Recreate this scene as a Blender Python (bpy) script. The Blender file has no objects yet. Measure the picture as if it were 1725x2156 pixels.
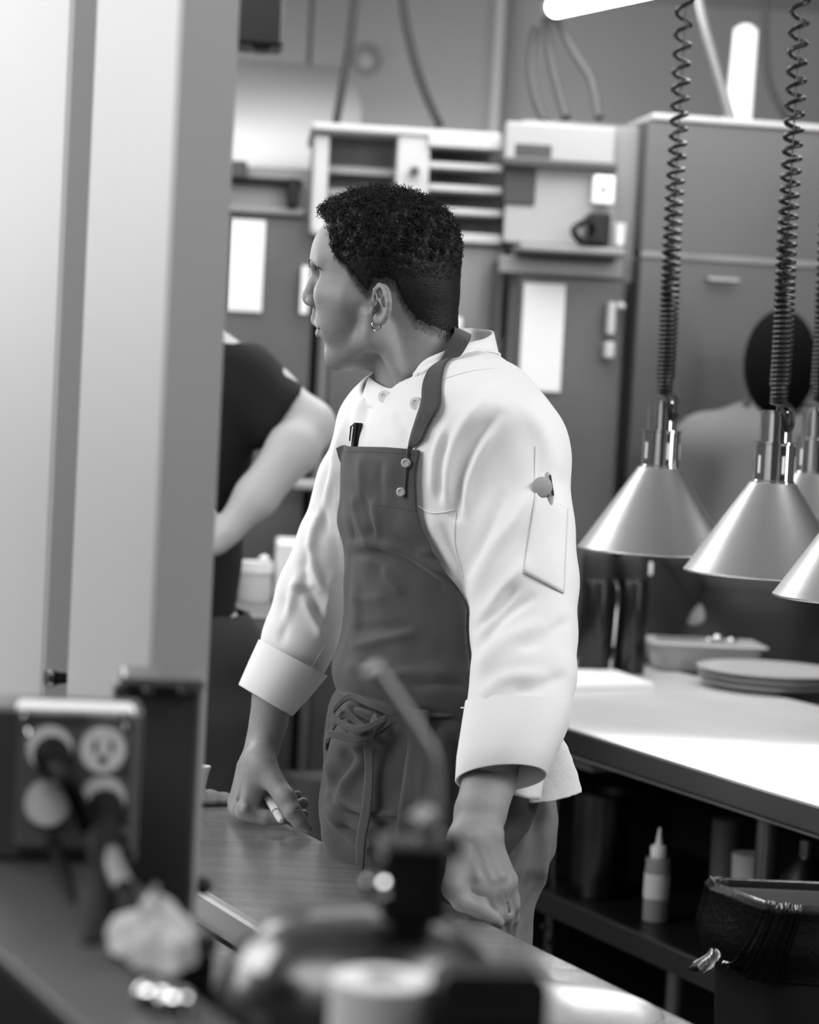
import bpy, math, random
import numpy as np
from mathutils import Vector, Matrix, Euler
random.seed(7); RNG = np.random.default_rng(7)
SC = bpy.context.scene
COL = SC.collection
PI = math.pi
# ------------------------------------------------------------------ camera
CAM = np.array([0.0, 0.0, 1.47]); FPX = 5000.0; CX, CY = 862.5, 1078.0
PITCH = math.radians(-2.84); ROLL = math.radians(2.95)
_f = np.array([0, math.cos(PITCH), math.sin(PITCH)])
_r0 = np.array([1.0, 0, 0]); _u0 = np.cross(_r0, _f)
# the camera's own up leans to the left, so uprights in the place lean right in the frame
_r = _r0 * math.cos(ROLL) + _u0 * math.sin(ROLL)
_u = -_r0 * math.sin(ROLL) + _u0 * math.cos(ROLL)
cd = bpy.data.cameras.new('camera'); cam = bpy.data.objects.new('camera', cd); COL.objects.link(cam)
cam.matrix_world = Matrix(((_r[0], _u[0], -_f[0], CAM[0]), (_r[1], _u[1], -_f[1], CAM[1]), (_r[2], _u[2], -_f[2], CAM[2]), (0, 0, 0, 1)))
cd.sensor_fit = 'VERTICAL'; cd.sensor_height = 36.0; cd.lens = 36.0 * FPX / 2156.0
cd.dof.use_dof = True; cd.dof.focus_distance = 2.86; cd.dof.aperture_fstop = 4.6
cd.clip_start = 0.05; cd.clip_end = 60
SC.camera = cam
SC.view_settings.view_transform = 'Standard'; SC.view_settings.look = 'None'
SC.view_settings.gamma = 1.0; SC.view_settings.use_curve_mapping = False
SC.view_settings.exposure = 0.12
# ------------------------------------------------------------------ light
wd = bpy.data.worlds.new('world'); SC.world = wd; wd.use_nodes = True
wd.node_tree.nodes['Background'].inputs[0].default_value = (1, 1, 1, 1)
wd.node_tree.nodes['Background'].inputs[1].default_value = 0.10

def area(name, loc, target, sx, sy, power, shape='RECTANGLE'):
    l = bpy.data.lights.new(name, 'AREA'); l.shape = shape; l.size = sx; l.size_y = sy; l.energy = power
    o = bpy.data.objects.new(name, l); COL.objects.link(o); o.location = loc
    o.rotation_euler = (Vector(target) - Vector(loc)).to_track_quat('-Z', 'Y').to_euler()
    return o
def spot(name, loc, target, power, angle, blend=0.5, size=0.05):
    l = bpy.data.lights.new(name, 'SPOT'); l.energy = power; l.spot_size = math.radians(angle); l.spot_blend = blend
    l.shadow_soft_size = size
    o = bpy.data.objects.new(name, l); COL.objects.link(o); o.location = loc
    o.rotation_euler = (Vector(target) - Vector(loc)).to_track_quat('-Z', 'Y').to_euler()
    return o
area('ceiling_panel_aisle', (1.5, 1.9, 2.7), (0.3, 2.9, 1.1), 1.6, 0.9, 50)
area('back_left_rim_light', (-1.25, 4.35, 2.0), (-0.1, 3.0, 1.25), 0.8, 1.0, 15)  # added off view: rims the cook's face and far sleeve from behind
area('left_face_light', (-1.6, 2.7, 2.05), (-0.15, 2.95, 1.3), 1.3, 1.0, 30)  # added off view to lift the dark side of the cook's face
area('lamp_streak_light', (2.9, 2.5, 1.75), (1.0, 3.3, 1.3), 0.25, 1.4, 16)  # added strip of light, gives the lamp cones their right-hand streak
area('ceiling_panel_line', (0.2, 5.2, 2.7), (0.2, 5.6, 0.6), 2.6, 1.2, 50)
area('back_wall_wash', (-0.9, 7.15, 1.75), (-0.9, 8.3, 2.15), 2.4, 0.3, 26)  # added unseen behind the cabinets to brighten the far wall
area('front_fill', (-0.8, 0.9, 2.6), (-0.1, 2.9, 1.1), 1.3, 0.9, 36)  # added fill for the cook and near worktop, out of view

# ------------------------------------------------------------------ helpers
def ray(px, py):
    d = _f * FPX + _r * (px - CX) + _u * (CY - py)
    return d / d[1]
def W(px, py, Y):
    return CAM + ray(px, py) * Y
def Zp(px, py, z):
    d = ray(px, py); return CAM + d * ((z - CAM[2]) / d[2])
def proj(P):
    P = np.asarray(P, float) - CAM
    dz = P @ _f
    return CX + FPX * (P @ _r) / dz, CY - FPX * (P @ _u) / dz, dz
def ppm(Y): return FPX / Y
U = np.array([-math.sin(math.radians(25.2)), math.cos(math.radians(25.2)), 0.0])     # along the counters, away from the camera
V = np.array([math.cos(math.radians(25.2)), math.sin(math.radians(25.2)), 0.0])      # across them, to the right
ZZ = np.array([0, 0, 1.0])
def lin(v):
    v = v / 255.0
    return v / 12.92 if v <= 0.04045 else ((v + 0.055) / 1.055) ** 2.4

MATS = {}
def mat(name, v, rough=0.5, metal=0.0, noise=None, bump=None, spec=0.5, trans=0.0, emit=0.0, sheen=0.0, coat=0.0, sss=0.0, aniso=0.0, stretch=None, ior=1.45):
    """v: 0-255 grey of the surface; noise=(scale, amount); bump=(scale, strength); stretch = scaling of the noise space"""
    if name in MATS: return MATS[name]
    m = bpy.data.materials.new(name); m.use_nodes = True; nt = m.node_tree; b = nt.nodes['Principled BSDF']
    c = lin(v); b.inputs['Base Color'].default_value = (c, c, c, 1)
    b.inputs['Roughness'].default_value = rough; b.inputs['Metallic'].default_value = metal
    b.inputs['Specular IOR Level'].default_value = spec; b.inputs['Transmission Weight'].default_value = trans
    b.inputs['IOR'].default_value = ior
    b.inputs['Sheen Weight'].default_value = sheen; b.inputs['Coat Weight'].default_value = coat
    b.inputs['Anisotropic'].default_value = aniso
    if sss:
        b.inputs['Subsurface Weight'].default_value = sss; b.inputs['Subsurface Radius'].default_value = (0.006, 0.005, 0.004)
        b.inputs['Subsurface Scale'].default_value = 1.0
    if emit:
        b.inputs['Emission Color'].default_value = (1, 1, 1, 1); b.inputs['Emission Strength'].default_value = emit
    tc = nt.nodes.new('ShaderNodeTexCoord'); mp = nt.nodes.new('ShaderNodeMapping')
    nt.links.new(tc.outputs['Object'], mp.inputs['Vector'])
    if stretch: mp.inputs['Scale'].default_value = stretch
    if noise:
        n = nt.nodes.new('ShaderNodeTexNoise'); n.inputs['Scale'].default_value = noise[0]; n.inputs['Detail'].default_value = 6
        nt.links.new(mp.outputs[0], n.inputs['Vector'])
        r = nt.nodes.new('ShaderNodeMapRange'); r.inputs['From Min'].default_value = 0.3; r.inputs['From Max'].default_value = 0.7
        r.inputs['To Min'].default_value = c * (1 - noise[1]); r.inputs['To Max'].default_value = min(1, c * (1 + noise[1]))
        nt.links.new(n.outputs[0], r.inputs['Value']); nt.links.new(r.outputs[0], b.inputs['Base Color'])
    if bump:
        n2 = nt.nodes.new('ShaderNodeTexNoise'); n2.inputs['Scale'].default_value = bump[0]; n2.inputs['Detail'].default_value = 4
        nt.links.new(mp.outputs[0], n2.inputs['Vector'])
        bp = nt.nodes.new('ShaderNodeBump'); bp.inputs['Strength'].default_value = bump[1]; bp.inputs['Distance'].default_value = 0.002
        nt.links.new(n2.outputs[0], bp.inputs['Height']); nt.links.new(bp.outputs[0], b.inputs['Normal'])
    MATS[name] = m
    return m
M_wall = mat('painted_wall', 150, 0.8, noise=(2, 0.06)); M_ceil = mat('ceiling_paint', 165, 0.9)
M_floor = mat('quarry_floor', 70, 0.6, noise=(12, 0.3))
M_steel = mat('brushed_steel', 150, 0.33, 1.0, bump=(60, 0.12), stretch=(1, 14, 14))
M_steel_soft = mat('satin_steel', 122, 0.5, .5, noise=(1.2, 0.18), bump=(40, 0.1), stretch=(6, 6, 1))
M_steel_dark = mat('dull_steel', 92, 0.45, .5, noise=(3, 0.2))
M_steel_top = mat('counter_steel', 205, 0.13, 0.85, noise=(5, 0.18), bump=(90, 0.12), stretch=(1, 14, 3))
M_pass = mat('pass_steel', 214, 0.38, 0.55, noise=(4, 0.08), bump=(60, 0.1))
M_chrome = mat('chrome', 205, 0.09, 1.0)
M_spun = mat('spun_aluminium', 215, 0.3, 1.0, bump=(220, 0.15), stretch=(1, 1, 9), aniso=0.5)
M_black = mat('black_plastic', 15, 0.4, spec=.35); M_matt = mat('matt_black', 16, 0.7, noise=(30, 0.3))
M_rubber = mat('rubber_cord', 20, 0.34); M_cordb = mat('cord_black', 7, 0.7, spec=.15)
M_white = mat('white_plastic', 225, 0.45); M_paper = mat('paper', 218, 0.7); M_grey = mat('grey_plastic', 120, 0.5)
M_lightpanel = mat('light_laminate', 158, 0.5, noise=(3, 0.04)); M_midpanel = mat('grey_laminate', 128, 0.55, noise=(3, 0.05))
M_darkpanel = mat('dark_laminate', 58, 0.5)

# ---- mesh collecting
class MB:
    def __init__(s): s.v = []; s.f = []
    def add(s, vs, fs):
        o = len(s.v); s.v += [tuple(map(float, p)) for p in vs]; s.f += [tuple(i + o for i in f) for f in fs]; return s
    def box(s, c, ex, ey, ez, hx, hy, hz, bev=0.0):
        """centre, three unit axes, half sizes; bevelled by an inner/outer ring construction"""
        c = np.asarray(c, float); ex, ey, ez = (np.asarray(e, float) for e in (ex, ey, ez))
        b = min(bev, hx * .9, hy * .9, hz * .9)
        if b <= 0:
            vs = [c + sx * hx * ex + sy * hy * ey + sz * hz * ez for sx in (-1, 1) for sy in (-1, 1) for sz in (-1, 1)]
            return s.add(vs, [(0, 1, 3, 2), (4, 6, 7, 5), (0, 4, 5, 1), (2, 3, 7, 6), (0, 2, 6, 4), (1, 5, 7, 3)])
        vs = []
        idx = {}
        for sx in (-1, 1):
            for sy in (-1, 1):
                for sz in (-1, 1):
                    for k in range(3):
                        h = [hx - b, hy - b, hz - b]; h[k] = (hx, hy, hz)[k]
                        idx[(sx, sy, sz, k)] = len(vs)
                        vs.append(c + sx * h[0] * ex + sy * h[1] * ey + sz * h[2] * ez)
        fs = []
        for k in range(3):
            a, d = [q for q in range(3) if q != k]
            for sg in (-1, 1):
                q = []
                for (p1, p2) in ((-1, -1), (1, -1), (1, 1), (-1, 1)):
                    t = [0, 0, 0]; t[k] = sg; t[a] = p1; t[d] = p2; q.append(idx[(t[0], t[1], t[2], k)])
                fs.append(tuple(q))
        for k in range(3):      # edge strips along axis k
            a, d = [q for q in range(3) if q != k]
            for p1 in (-1, 1):
                for p2 in (-1, 1):
                    t0 = [0, 0, 0]; t0[k] = -1; t0[a] = p1; t0[d] = p2; t1 = list(t0); t1[k] = 1
                    fs.append((idx[(*t0, a)], idx[(*t1, a)], idx[(*t1, d)], idx[(*t0, d)]))
        for sx in (-1, 1):
            for sy in (-1, 1):
                for sz in (-1, 1): fs.append(tuple(idx[(sx, sy, sz, k)] for k in range(3)))
        return s.add(vs, fs)
    def cbox(s, c, hu, hv, hz, bev=0.0): return s.box(c, U, V, ZZ, hu, hv, hz, bev)
    def tube(s, pts, r, n=12, cap=True, flat=1.0, updir=None):
        P = np.asarray(pts, float); m = len(P)
        R = np.full(m, r, float) if np.isscalar(r) else np.asarray(r, float)
        T = np.gradient(P, axis=0); T /= np.linalg.norm(T, axis=1)[:, None] + 1e-12
        a = np.asarray(updir, float) if updir is not None else (np.array([0, 0, 1.0]) if abs(T[0][2]) < 0.9 else np.array([1.0, 0, 0]))
        N = a - T[0] * (a @ T[0]); N /= np.linalg.norm(N)
        vs = []
        for i in range(m):
            N = N - T[i] * (N @ T[i]); N /= np.linalg.norm(N) + 1e-12
            B = np.cross(T[i], N)
            for k in range(n):
                t = 2 * PI * k / n
                vs.append(P[i] + R[i] * (math.cos(t) * N * flat + math.sin(t) * B))
        fs = [(i * n + k, i * n + (k + 1) % n, (i + 1) * n + (k + 1) % n, (i + 1) * n + k) for i in range(m - 1) for k in range(n)]
        if cap: fs += [tuple(range(n - 1, -1, -1)), tuple((m - 1) * n + k for k in range(n))]
        return s.add(vs, fs)
    def lathe(s, base, prof, n=40, axis=ZZ, closed=False):
        """prof: list of (radius, height) from base along axis"""
        base = np.asarray(base, float); ax = np.asarray(axis, float); ax = ax / np.linalg.norm(ax)
        a = np.array([1.0, 0, 0]) if abs(ax[0]) < 0.9 else np.array([0, 1.0, 0])
        e1 = a - ax * (a @ ax); e1 /= np.linalg.norm(e1); e2 = np.cross(ax, e1)
        vs = []; m = len(prof)
        for r, h in prof:
            for k in range(n):
                t = 2 * PI * k / n; vs.append(base + ax * h + max(r, 1e-5) * (math.cos(t) * e1 + math.sin(t) * e2))
        fs = [(i * n + k, i * n + (k + 1) % n, (i + 1) * n + (k + 1) % n, (i + 1) * n + k) for i in range(m - 1) for k in range(n)]
        if closed: fs += [((m - 1) * n + k, (m - 1) * n + (k + 1) % n, (k + 1) % n, k) for k in range(n)]
        return s.add(vs, fs)
    def grid(s, G, wrap=False):
        G = np.asarray(G, float); a, b = G.shape[:2]
        vs = G.reshape(-1, 3)
        fs = [(i * b + j, i * b + (j + 1) % b, (i + 1) * b + (j + 1) % b, (i + 1) * b + j) for i in range(a - 1) for j in range(b if wrap else b - 1)]
        return s.add(vs, fs)
    def prism(s, outline, ext):
        """closed outline (3-D points) pushed by vector ext"""
        O = [np.asarray(p, float) for p in outline]; n = len(O); e = np.asarray(ext, float)
        return s.add(O + [p + e for p in O], [tuple(range(n - 1, -1, -1)), tuple(range(n, 2 * n))] + [(i, (i + 1) % n, n + (i + 1) % n, n + i) for i in range(n)])

def make(name, V_, F_, m, parent=None, smooth=True, recalc=True):
    me = bpy.data.meshes.new(name)
    V_ = np.asarray(V_, float)
    if parent is not None:
        off = np.array(parent['_w']) if '_w' in parent else np.zeros(3)
        V_ = V_ - off
        o_loc = (0, 0, 0); mw = off
    else:
        mw = np.array([0.5 * (V_[:, 0].min() + V_[:, 0].max()), 0.5 * (V_[:, 1].min() + V_[:, 1].max()), V_[:, 2].min()])
        V_ = V_ - mw; o_loc = tuple(mw)
    me.from_pydata(V_.tolist(), [], F_ if isinstance(F_, list) else F_.tolist()); me.update()
    if recalc:
        import bmesh
        bm = bmesh.new(); bm.from_mesh(me); bmesh.ops.recalc_face_normals(bm, faces=bm.faces); bm.to_mesh(me); bm.free()
    if m is not None: me.materials.append(m)
    if smooth:
        for p in me.polygons: p.use_smooth = True
        if smooth == 'auto': me.set_sharp_from_angle(angle=math.radians(35))
    o = bpy.data.objects.new(name, me); COL.objects.link(o); o.location = o_loc
    o['_w'] = [float(x) for x in mw]
    if parent is not None: o.parent = parent
    return o
def obj(name, mb, m, parent=None, smooth='auto'):
    return make(name, mb.v, mb.f, m, parent, smooth)
def tag(o, label, cat, group=None):
    o['label'] = label; o['category'] = cat
    if group: o['group'] = group
    return o
def thing(name, label, cat, loc, group=None):
    o = bpy.data.objects.new(name, None); COL.objects.link(o); o.location = tuple(map(float, loc)); o['_w'] = [float(x) for x in loc]
    o.empty_display_size = 0.05
    return tag(o, label, cat, group)
def struct(name, mb, m, smooth='auto', parent=None):
    o = obj(name, mb, m, parent, smooth)
    if parent is None: o['kind'] = 'structure'
    return o
def solidify(o, t, offset=0.0):
    md = o.modifiers.new('thickness', 'SOLIDIFY'); md.thickness = t; md.offset = offset; return o
def cr(pts, n=8):
    """Catmull-Rom through points (any dimension)"""
    P = np.asarray(pts, float); P = np.vstack([2 * P[0] - P[1], P, 2 * P[-1] - P[-2]]); out = []
    for i in range(1, len(P) - 2):
        for t in np.linspace(0, 1, n, endpoint=False):
            out.append(0.5 * ((2 * P[i]) + (-P[i - 1] + P[i + 1]) * t + (2 * P[i - 1] - 5 * P[i] + 4 * P[i + 1] - P[i + 2]) * t * t + (-P[i - 1] + 3 * P[i] - 3 * P[i + 1] + P[i + 2]) * t ** 3))
    out.append(P[-2]); return np.array(out)
def text_mesh(s, size, extrude=0.0004):
    cu = bpy.data.curves.new('lettering', 'FONT'); cu.body = s; cu.size = size; cu.align_x = 'CENTER'; cu.align_y = 'CENTER'; cu.extrude = extrude
    o = bpy.data.objects.new('lettering', cu); COL.objects.link(o)
    dg = bpy.context.evaluated_depsgraph_get(); me = bpy.data.meshes.new_from_object(o.evaluated_get(dg))
    v = np.array([x.co[:] for x in me.vertices]); f = [tuple(p.vertices) for p in me.polygons]
    bpy.data.objects.remove(o); return v, f

# ---- implicit surfaces: capsules, ellipsoids and lofts blended smoothly, then meshed
class Field:
    def __init__(s, lo, hi, h):
        s.lo = np.asarray(lo, float); s.h = h; s.n = np.ceil((np.asarray(hi, float) - s.lo) / h).astype(int) + 1
        s.F = np.full(s.n, 1e3, np.float32)
        s.ax = [s.lo[i] + h * np.arange(s.n[i]) for i in range(3)]
    def sub(s, lo, hi):
        i0 = np.clip(np.floor((np.asarray(lo) - s.lo) / s.h).astype(int), 0, s.n - 1); i1 = np.clip(np.ceil((np.asarray(hi) - s.lo) / s.h).astype(int) + 1, 1, s.n)
        sl = tuple(slice(a, b) for a, b in zip(i0, i1))
        X = s.ax[0][sl[0]][:, None, None]; Y = s.ax[1][sl[1]][None, :, None]; Z = s.ax[2][sl[2]][None, None, :]
        return sl, X, Y, Z
    def blend(s, sl, d, k, op='add'):
        A = s.F[sl]; d = d.astype(np.float32)
        if op == 'add':
            if k > 0:
                hh = np.clip(0.5 + 0.5 * (A - d) / k, 0, 1); s.F[sl] = A * (1 - hh) + d * hh - k * hh * (1 - hh)
            else: s.F[sl] = np.minimum(A, d)
        else:
            d = -d
            if k > 0:
                hh = np.clip(0.5 - 0.5 * (A - d) / k, 0, 1); s.F[sl] = A * (1 - hh) + d * hh + k * hh * (1 - hh)
            else: s.F[sl] = np.maximum(A, d)
    def cap(s, a, b, ra, rb, k=0.0, op='add', flat=None):
        """tapered capsule; flat=(direction, factor) squeezes it along a direction"""
        a = np.asarray(a, float); b = np.asarray(b, float); m = max(ra, rb) * (1 if not flat else max(1, 1 / min(flat[1], 1) if flat[1] < 1 else flat[1])) + k + 3 * s.h
        sl, X, Y, Z = s.sub(np.minimum(a, b) - m, np.maximum(a, b) + m)
        if s.F[sl].size == 0: return s
        d = b - a; L = max(d @ d, 1e-12)
        px, py, pz = X - a[0], Y - a[1], Z - a[2]
        t = np.clip((px * d[0] + py * d[1] + pz * d[2]) / L, 0, 1)
        qx, qy, qz = px - t * d[0], py - t * d[1], pz - t * d[2]
        q2 = qx * qx + qy * qy + qz * qz
        if flat:
            n = np.asarray(flat[0], float); n = n / np.linalg.norm(n); w = qx * n[0] + qy * n[1] + qz * n[2]
            q2 = q2 + w * w * (1 / flat[1] ** 2 - 1)
        s.blend(sl, np.sqrt(np.maximum(q2, 0)) - (ra + (rb - ra) * t), k, op); return s
    def chain(s, pts, rs, k=0.0, op='add', kk=None, flat=None):
        for i in range(len(pts) - 1): s.cap(pts[i], pts[i + 1], rs[i], rs[i + 1], k if i == 0 or kk is None else kk, op, flat)
        return s
    def ell(s, c, r, k=0.0, op='add', R=None):
        c = np.asarray(c, float); r = np.asarray(r, float); m = r.max() + k + 3 * s.h
        sl, X, Y, Z = s.sub(c - m, c + m)
        if s.F[sl].size == 0: return s
        x, y, z = X - c[0], Y - c[1], Z - c[2]
        if R is not None:
            x, y, z = (R[i][0] * x + R[i][1] * y + R[i][2] * z for i in range(3))
        q = np.sqrt((x / r[0]) ** 2 + (y / r[1]) ** 2 + (z / r[2]) ** 2); g = np.sqrt((x / r[0] ** 2) ** 2 + (y / r[1] ** 2) ** 2 + (z / r[2] ** 2) ** 2)
        s.blend(sl, q * (q - 1) / np.maximum(g, 1e-6), k, op); return s
    def half(s, p, n, k=0.0, within=None):
        """keep only the side of the plane the normal n points away from"""
        p = np.asarray(p, float); n = np.asarray(n, float); n = n / np.linalg.norm(n)
        lo, hi = within if within is not None else (s.lo, s.lo + s.h * s.n)
        sl, X, Y, Z = s.sub(lo, hi)
        d = (X - p[0]) * n[0] + (Y - p[1]) * n[1] + (Z - p[2]) * n[2]
        s.blend(sl, -d, k, 'cut'); return s
    def mesh(s):
        F = s.F; S = F < 0
        nx, ny, nz = F.shape
        cnt = np.zeros((nx - 1, ny - 1, nz - 1), np.int8)
        for a in (0, 1):
            for b in (0, 1):
                for c in (0, 1): cnt += S[a:nx - 1 + a, b:ny - 1 + b, c:nz - 1 + c]
        act = (cnt > 0) & (cnt < 8); idx = np.argwhere(act)
        vid = np.full(act.shape, -1, np.int64); vid[act] = np.arange(len(idx))
        acc = np.zeros((len(idx), 3)); num = np.zeros(len(idx))
        cs = [(a, b, c) for a in (0, 1) for b in (0, 1) for c in (0, 1)]
        for a in cs:
            for b in cs:
                if b > a and sum(abs(a[i] - b[i]) for i in range(3)) == 1:
                    fa = F[idx[:, 0] + a[0], idx[:, 1] + a[1], idx[:, 2] + a[2]]; fb = F[idx[:, 0] + b[0], idx[:, 1] + b[1], idx[:, 2] + b[2]]
                    x = (fa < 0) != (fb < 0); t = np.where(x, fa / np.where(x, fa - fb, 1), 0)
                    p = np.array(a)[None, :] + t[:, None] * (np.array(b) - np.array(a))[None, :]
                    acc[x] += p[x]; num[x] += 1
        Vv = s.lo + s.h * (idx + acc / num[:, None])
        faces = []
        for ax in range(3):
            sA = [slice(None)] * 3; sB = [slice(None)] * 3; sA[ax] = slice(0, -1); sB[ax] = slice(1, None)
            o1, o2 = [q for q in range(3) if q != ax]
            a, b = S[tuple(sA)], S[tuple(sB)]
            ch = np.argwhere(a != b); ch = ch[(ch[:, o1] > 0) & (ch[:, o2] > 0) & (ch[:, o1] < F.shape[o1] - 1) & (ch[:, o2] < F.shape[o2] - 1)]
            ins = a[ch[:, 0], ch[:, 1], ch[:, 2]]
            def cell(d1, d2):
                q = ch.copy(); q[:, o1] -= d1; q[:, o2] -= d2; return vid[q[:, 0], q[:, 1], q[:, 2]]
            Q = np.stack([cell(1, 1), cell(0, 1), cell(0, 0), cell(1, 0)], 1)
            flip = ins if ax != 1 else ~ins
            Q[~flip] = Q[~flip][:, ::-1]
            faces.append(Q)
        Fc = np.vstack(faces); Fc = Fc[(Fc >= 0).all(1)]
        return Vv, Fc
def smooth_mesh(V_, F_, it=1, lam=0.5):
    E = np.vstack([F_[:, [0, 1]], F_[:, [1, 2]], F_[:, [2, 3]], F_[:, [3, 0]]]); E = np.vstack([E, E[:, ::-1]])
    n = len(V_); deg = np.bincount(E[:, 0], minlength=n)[:, None].clip(1)
    for _ in range(it):
        S = np.stack([np.bincount(E[:, 0], weights=V_[E[:, 1], c], minlength=n) for c in range(3)], 1) / deg
        V_ = V_ * (1 - lam) + S * lam
    return V_
def vnormals(V_, F_):
    a, b, c, d = (V_[F_[:, i]] for i in range(4)); N = np.cross(c - a, d - b); n = len(V_)
    S = np.stack([sum(np.bincount(F_[:, k], weights=N[:, q], minlength=n) for k in range(4)) for q in range(3)], 1)
    return S / (np.linalg.norm(S, axis=1)[:, None] + 1e-12)
def vnoise(P, scale, seed=0):
    """smooth value noise, -1..1"""
    r = np.random.default_rng(seed); T = r.uniform(-1, 1, (32, 32, 32)); Q = P / scale; i = np.floor(Q).astype(int); f = Q - i; f = f * f * (3 - 2 * f)
    out = 0
    for a in (0, 1):
        for b in (0, 1):
            for c in (0, 1):
                w = (f[:, 0] if a else 1 - f[:, 0]) * (f[:, 1] if b else 1 - f[:, 1]) * (f[:, 2] if c else 1 - f[:, 2])
                out = out + w * T[(i[:, 0] + a) % 32, (i[:, 1] + b) % 32, (i[:, 2] + c) % 32]
    return out
def creases(V_, F_, lines, N=None):
    """raise or sink soft folds in cloth along polylines. lines: (points seen from the front side, half width px, height m)"""
    if N is None: N = vnormals(V_, F_)
    px, py, _ = proj(V_); view = V_ - CAM; view /= np.linalg.norm(view, axis=1)[:, None]
    face = np.clip(-(N * view).sum(1) * 4 + 0.5, 0, 1)
    D = np.zeros(len(V_))
    for pts, w, a in lines:
        P = cr(pts, 6) if len(pts) > 2 else np.asarray(pts, float)
        seg = np.linalg.norm(np.diff(P, axis=0), axis=1); cum = np.r_[0, np.cumsum(seg)]; L = cum[-1]
        best = np.full(len(V_), 1e9); bt = np.zeros(len(V_))
        lo = P.min(0) - 3 * w; hi = P.max(0) + 3 * w
        m = np.where((px > lo[0]) & (px < hi[0]) & (py > lo[1]) & (py < hi[1]))[0]
        if not len(m): continue
        for i in range(len(P) - 1):
            d = P[i + 1] - P[i]; t = np.clip(((px[m] - P[i][0]) * d[0] + (py[m] - P[i][1]) * d[1]) / max(d @ d, 1e-9), 0, 1)
            q = np.hypot(px[m] - P[i][0] - t * d[0], py[m] - P[i][1] - t * d[1]); k = q < best[m]
            best[m] = np.where(k, q, best[m]); bt[m] = np.where(k, (cum[i] + t * seg[i]) / L, bt[m])
        endf = np.clip(np.minimum(bt, 1 - bt) * 5, 0, 1) ** 0.7 if L > 0 else 1
        D[m] += (a * np.exp(-(best[m] / w) ** 2) * endf[m])
    return V_ + N * (D * face)[:, None]
def push_out(V_, B, mind):
    V_ = np.array(V_, float)
    for i in range(len(V_)):
        h = B.find_nearest(Vector(V_[i]))
        if h[0] is None: continue
        n = np.array(h[1]); d = (V_[i] - np.array(h[0])) @ n
        if d < mind: V_[i] += n * (mind - d)
    return V_
def relax(G, it=2):
    G = np.array(G, float)
    for _ in range(it): G[1:-1] = .5 * G[1:-1] + .25 * (G[:-2] + G[2:])
    return G
# =================================================================== THE ROOM
ZC = 2.86
def wallbox(name, lo, hi, m):
    lo, hi = np.array(lo, float), np.array(hi, float); mb = MB(); mb.box((lo + hi) / 2, (1, 0, 0), (0, 1, 0), ZZ, *((hi - lo) / 2)); return struct(name, mb, m, False)
wallbox('floor', (-3.6, -1.6, -.1), (4.6, 8.6, 0), M_floor)
wallbox('ceiling', (-3.6, -1.6, ZC), (4.6, 8.6, ZC + .1), M_ceil)
wallbox('wall_back', (-3.6, 8.3, 0), (4.6, 8.4, ZC), M_wall)
wallbox('wall_right', (4.4, -1.6, 0), (4.5, 8.3, ZC), M_wall)
wallbox('wall_left', (-3.5, -1.6, 0), (-3.4, 8.3, ZC), M_wall)
wallbox('wall_front', (-3.4, -1.6, 0), (4.4, -1.5, ZC), M_wall)
BX = np.array([math.cos(math.radians(4)), math.sin(math.radians(4)), 0]); BY = np.array([-BX[1], BX[0], 0])
def pb(mb, x0, y0, x1, y1, Y, t, bev=0.0):
    """upright box whose front face fills the given region at distance Y; t is its depth"""
    p = W((x0 + x1) / 2, (y0 + y1) / 2, Y); s = ppm(Y); mb.box(p + BY * t / 2, BX, BY, ZZ, (x1 - x0) / 2 / s, t / 2, (y1 - y0) / 2 / s, bev); return mb
def pbz(mb, x0, x1, pyr, Y, t, z0, z1, bev=0.0):
    p = W((x0 + x1) / 2, pyr, Y); s = ppm(Y); mb.box(np.array([p[0], p[1], (z0 + z1) / 2]) + BY * t / 2, BX, BY, ZZ, (x1 - x0) / 2 / s, t / 2, (z1 - z0) / 2, bev); return mb
def pt(px, py, Y): return W(px, py, Y)
def plane_hit(px, py, P0, n):
    d = ray(px, py); return CAM + d * (((np.asarray(P0) - CAM) @ n) / (d @ n))
M_ch = mat('chipboard_black', 28, .6)

# --- tall steel-clad partition on the left, standing on the near worktop
K = W(330, 1080, 1.95); zb = .872
def vface(mb, pxa, pxb, set_=0.0, th=.02, z1=ZC, z0=zb):
    a = plane_hit(pxa, 1080, K, V); b = plane_hit(pxb, 1080, K, V); c = (a + b) / 2; L = np.linalg.norm((a - b)[:2]); c[2] = (z0 + z1) / 2
    return mb.box(c + V * (set_ + th / 2), U, V, ZZ, L / 2, th / 2, (z1 - z0) / 2, .004)
far = plane_hit(-60, 1080, K, V); kk = np.array([K[0], K[1], 0]); ff = np.array([far[0], far[1], 0])
wcol = .049
mb = MB()
c = (kk + ff) / 2 + V * (.03 + (wcol - .03) / 2); c[2] = (zb + ZC) / 2
mb.box(c, U, V, ZZ, np.linalg.norm(kk - ff) / 2 - .002, (wcol - .03) / 2, (ZC - zb) / 2, 0)
col_ = struct('trim_1', mb, mat('recess_shade', 9, .8, spec=.2), False)  # near-black colour stands in for the shade inside the gap
mb = MB(); vface(mb, 155, 330, 0, .03); struct('door_1', mb, M_lightpanel, False)
mb = MB(); vface(mb, -60, 102, 0, .03); struct('door_2', mb, M_lightpanel, False)
mb = MB(); c = kk + V * (wcol / 2) - U * .004; c[2] = (zb + ZC) / 2; mb.box(c, U, V, ZZ, .004, wcol / 2, (ZC - zb) / 2, .001); struct('trim_2', mb, M_midpanel, False)
mb = MB(); p = plane_hit(121, 1428, K, V); mb.lathe(p - V * .012, [(0, 0), (.008, .001), (.009, .006), (.006, .012), (.004, .028), (0, .028)], 20, V); tag(obj('door_latch', mb, M_chrome), 'small bright round latch low in the dark gap between two pale doors', 'latch')

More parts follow.
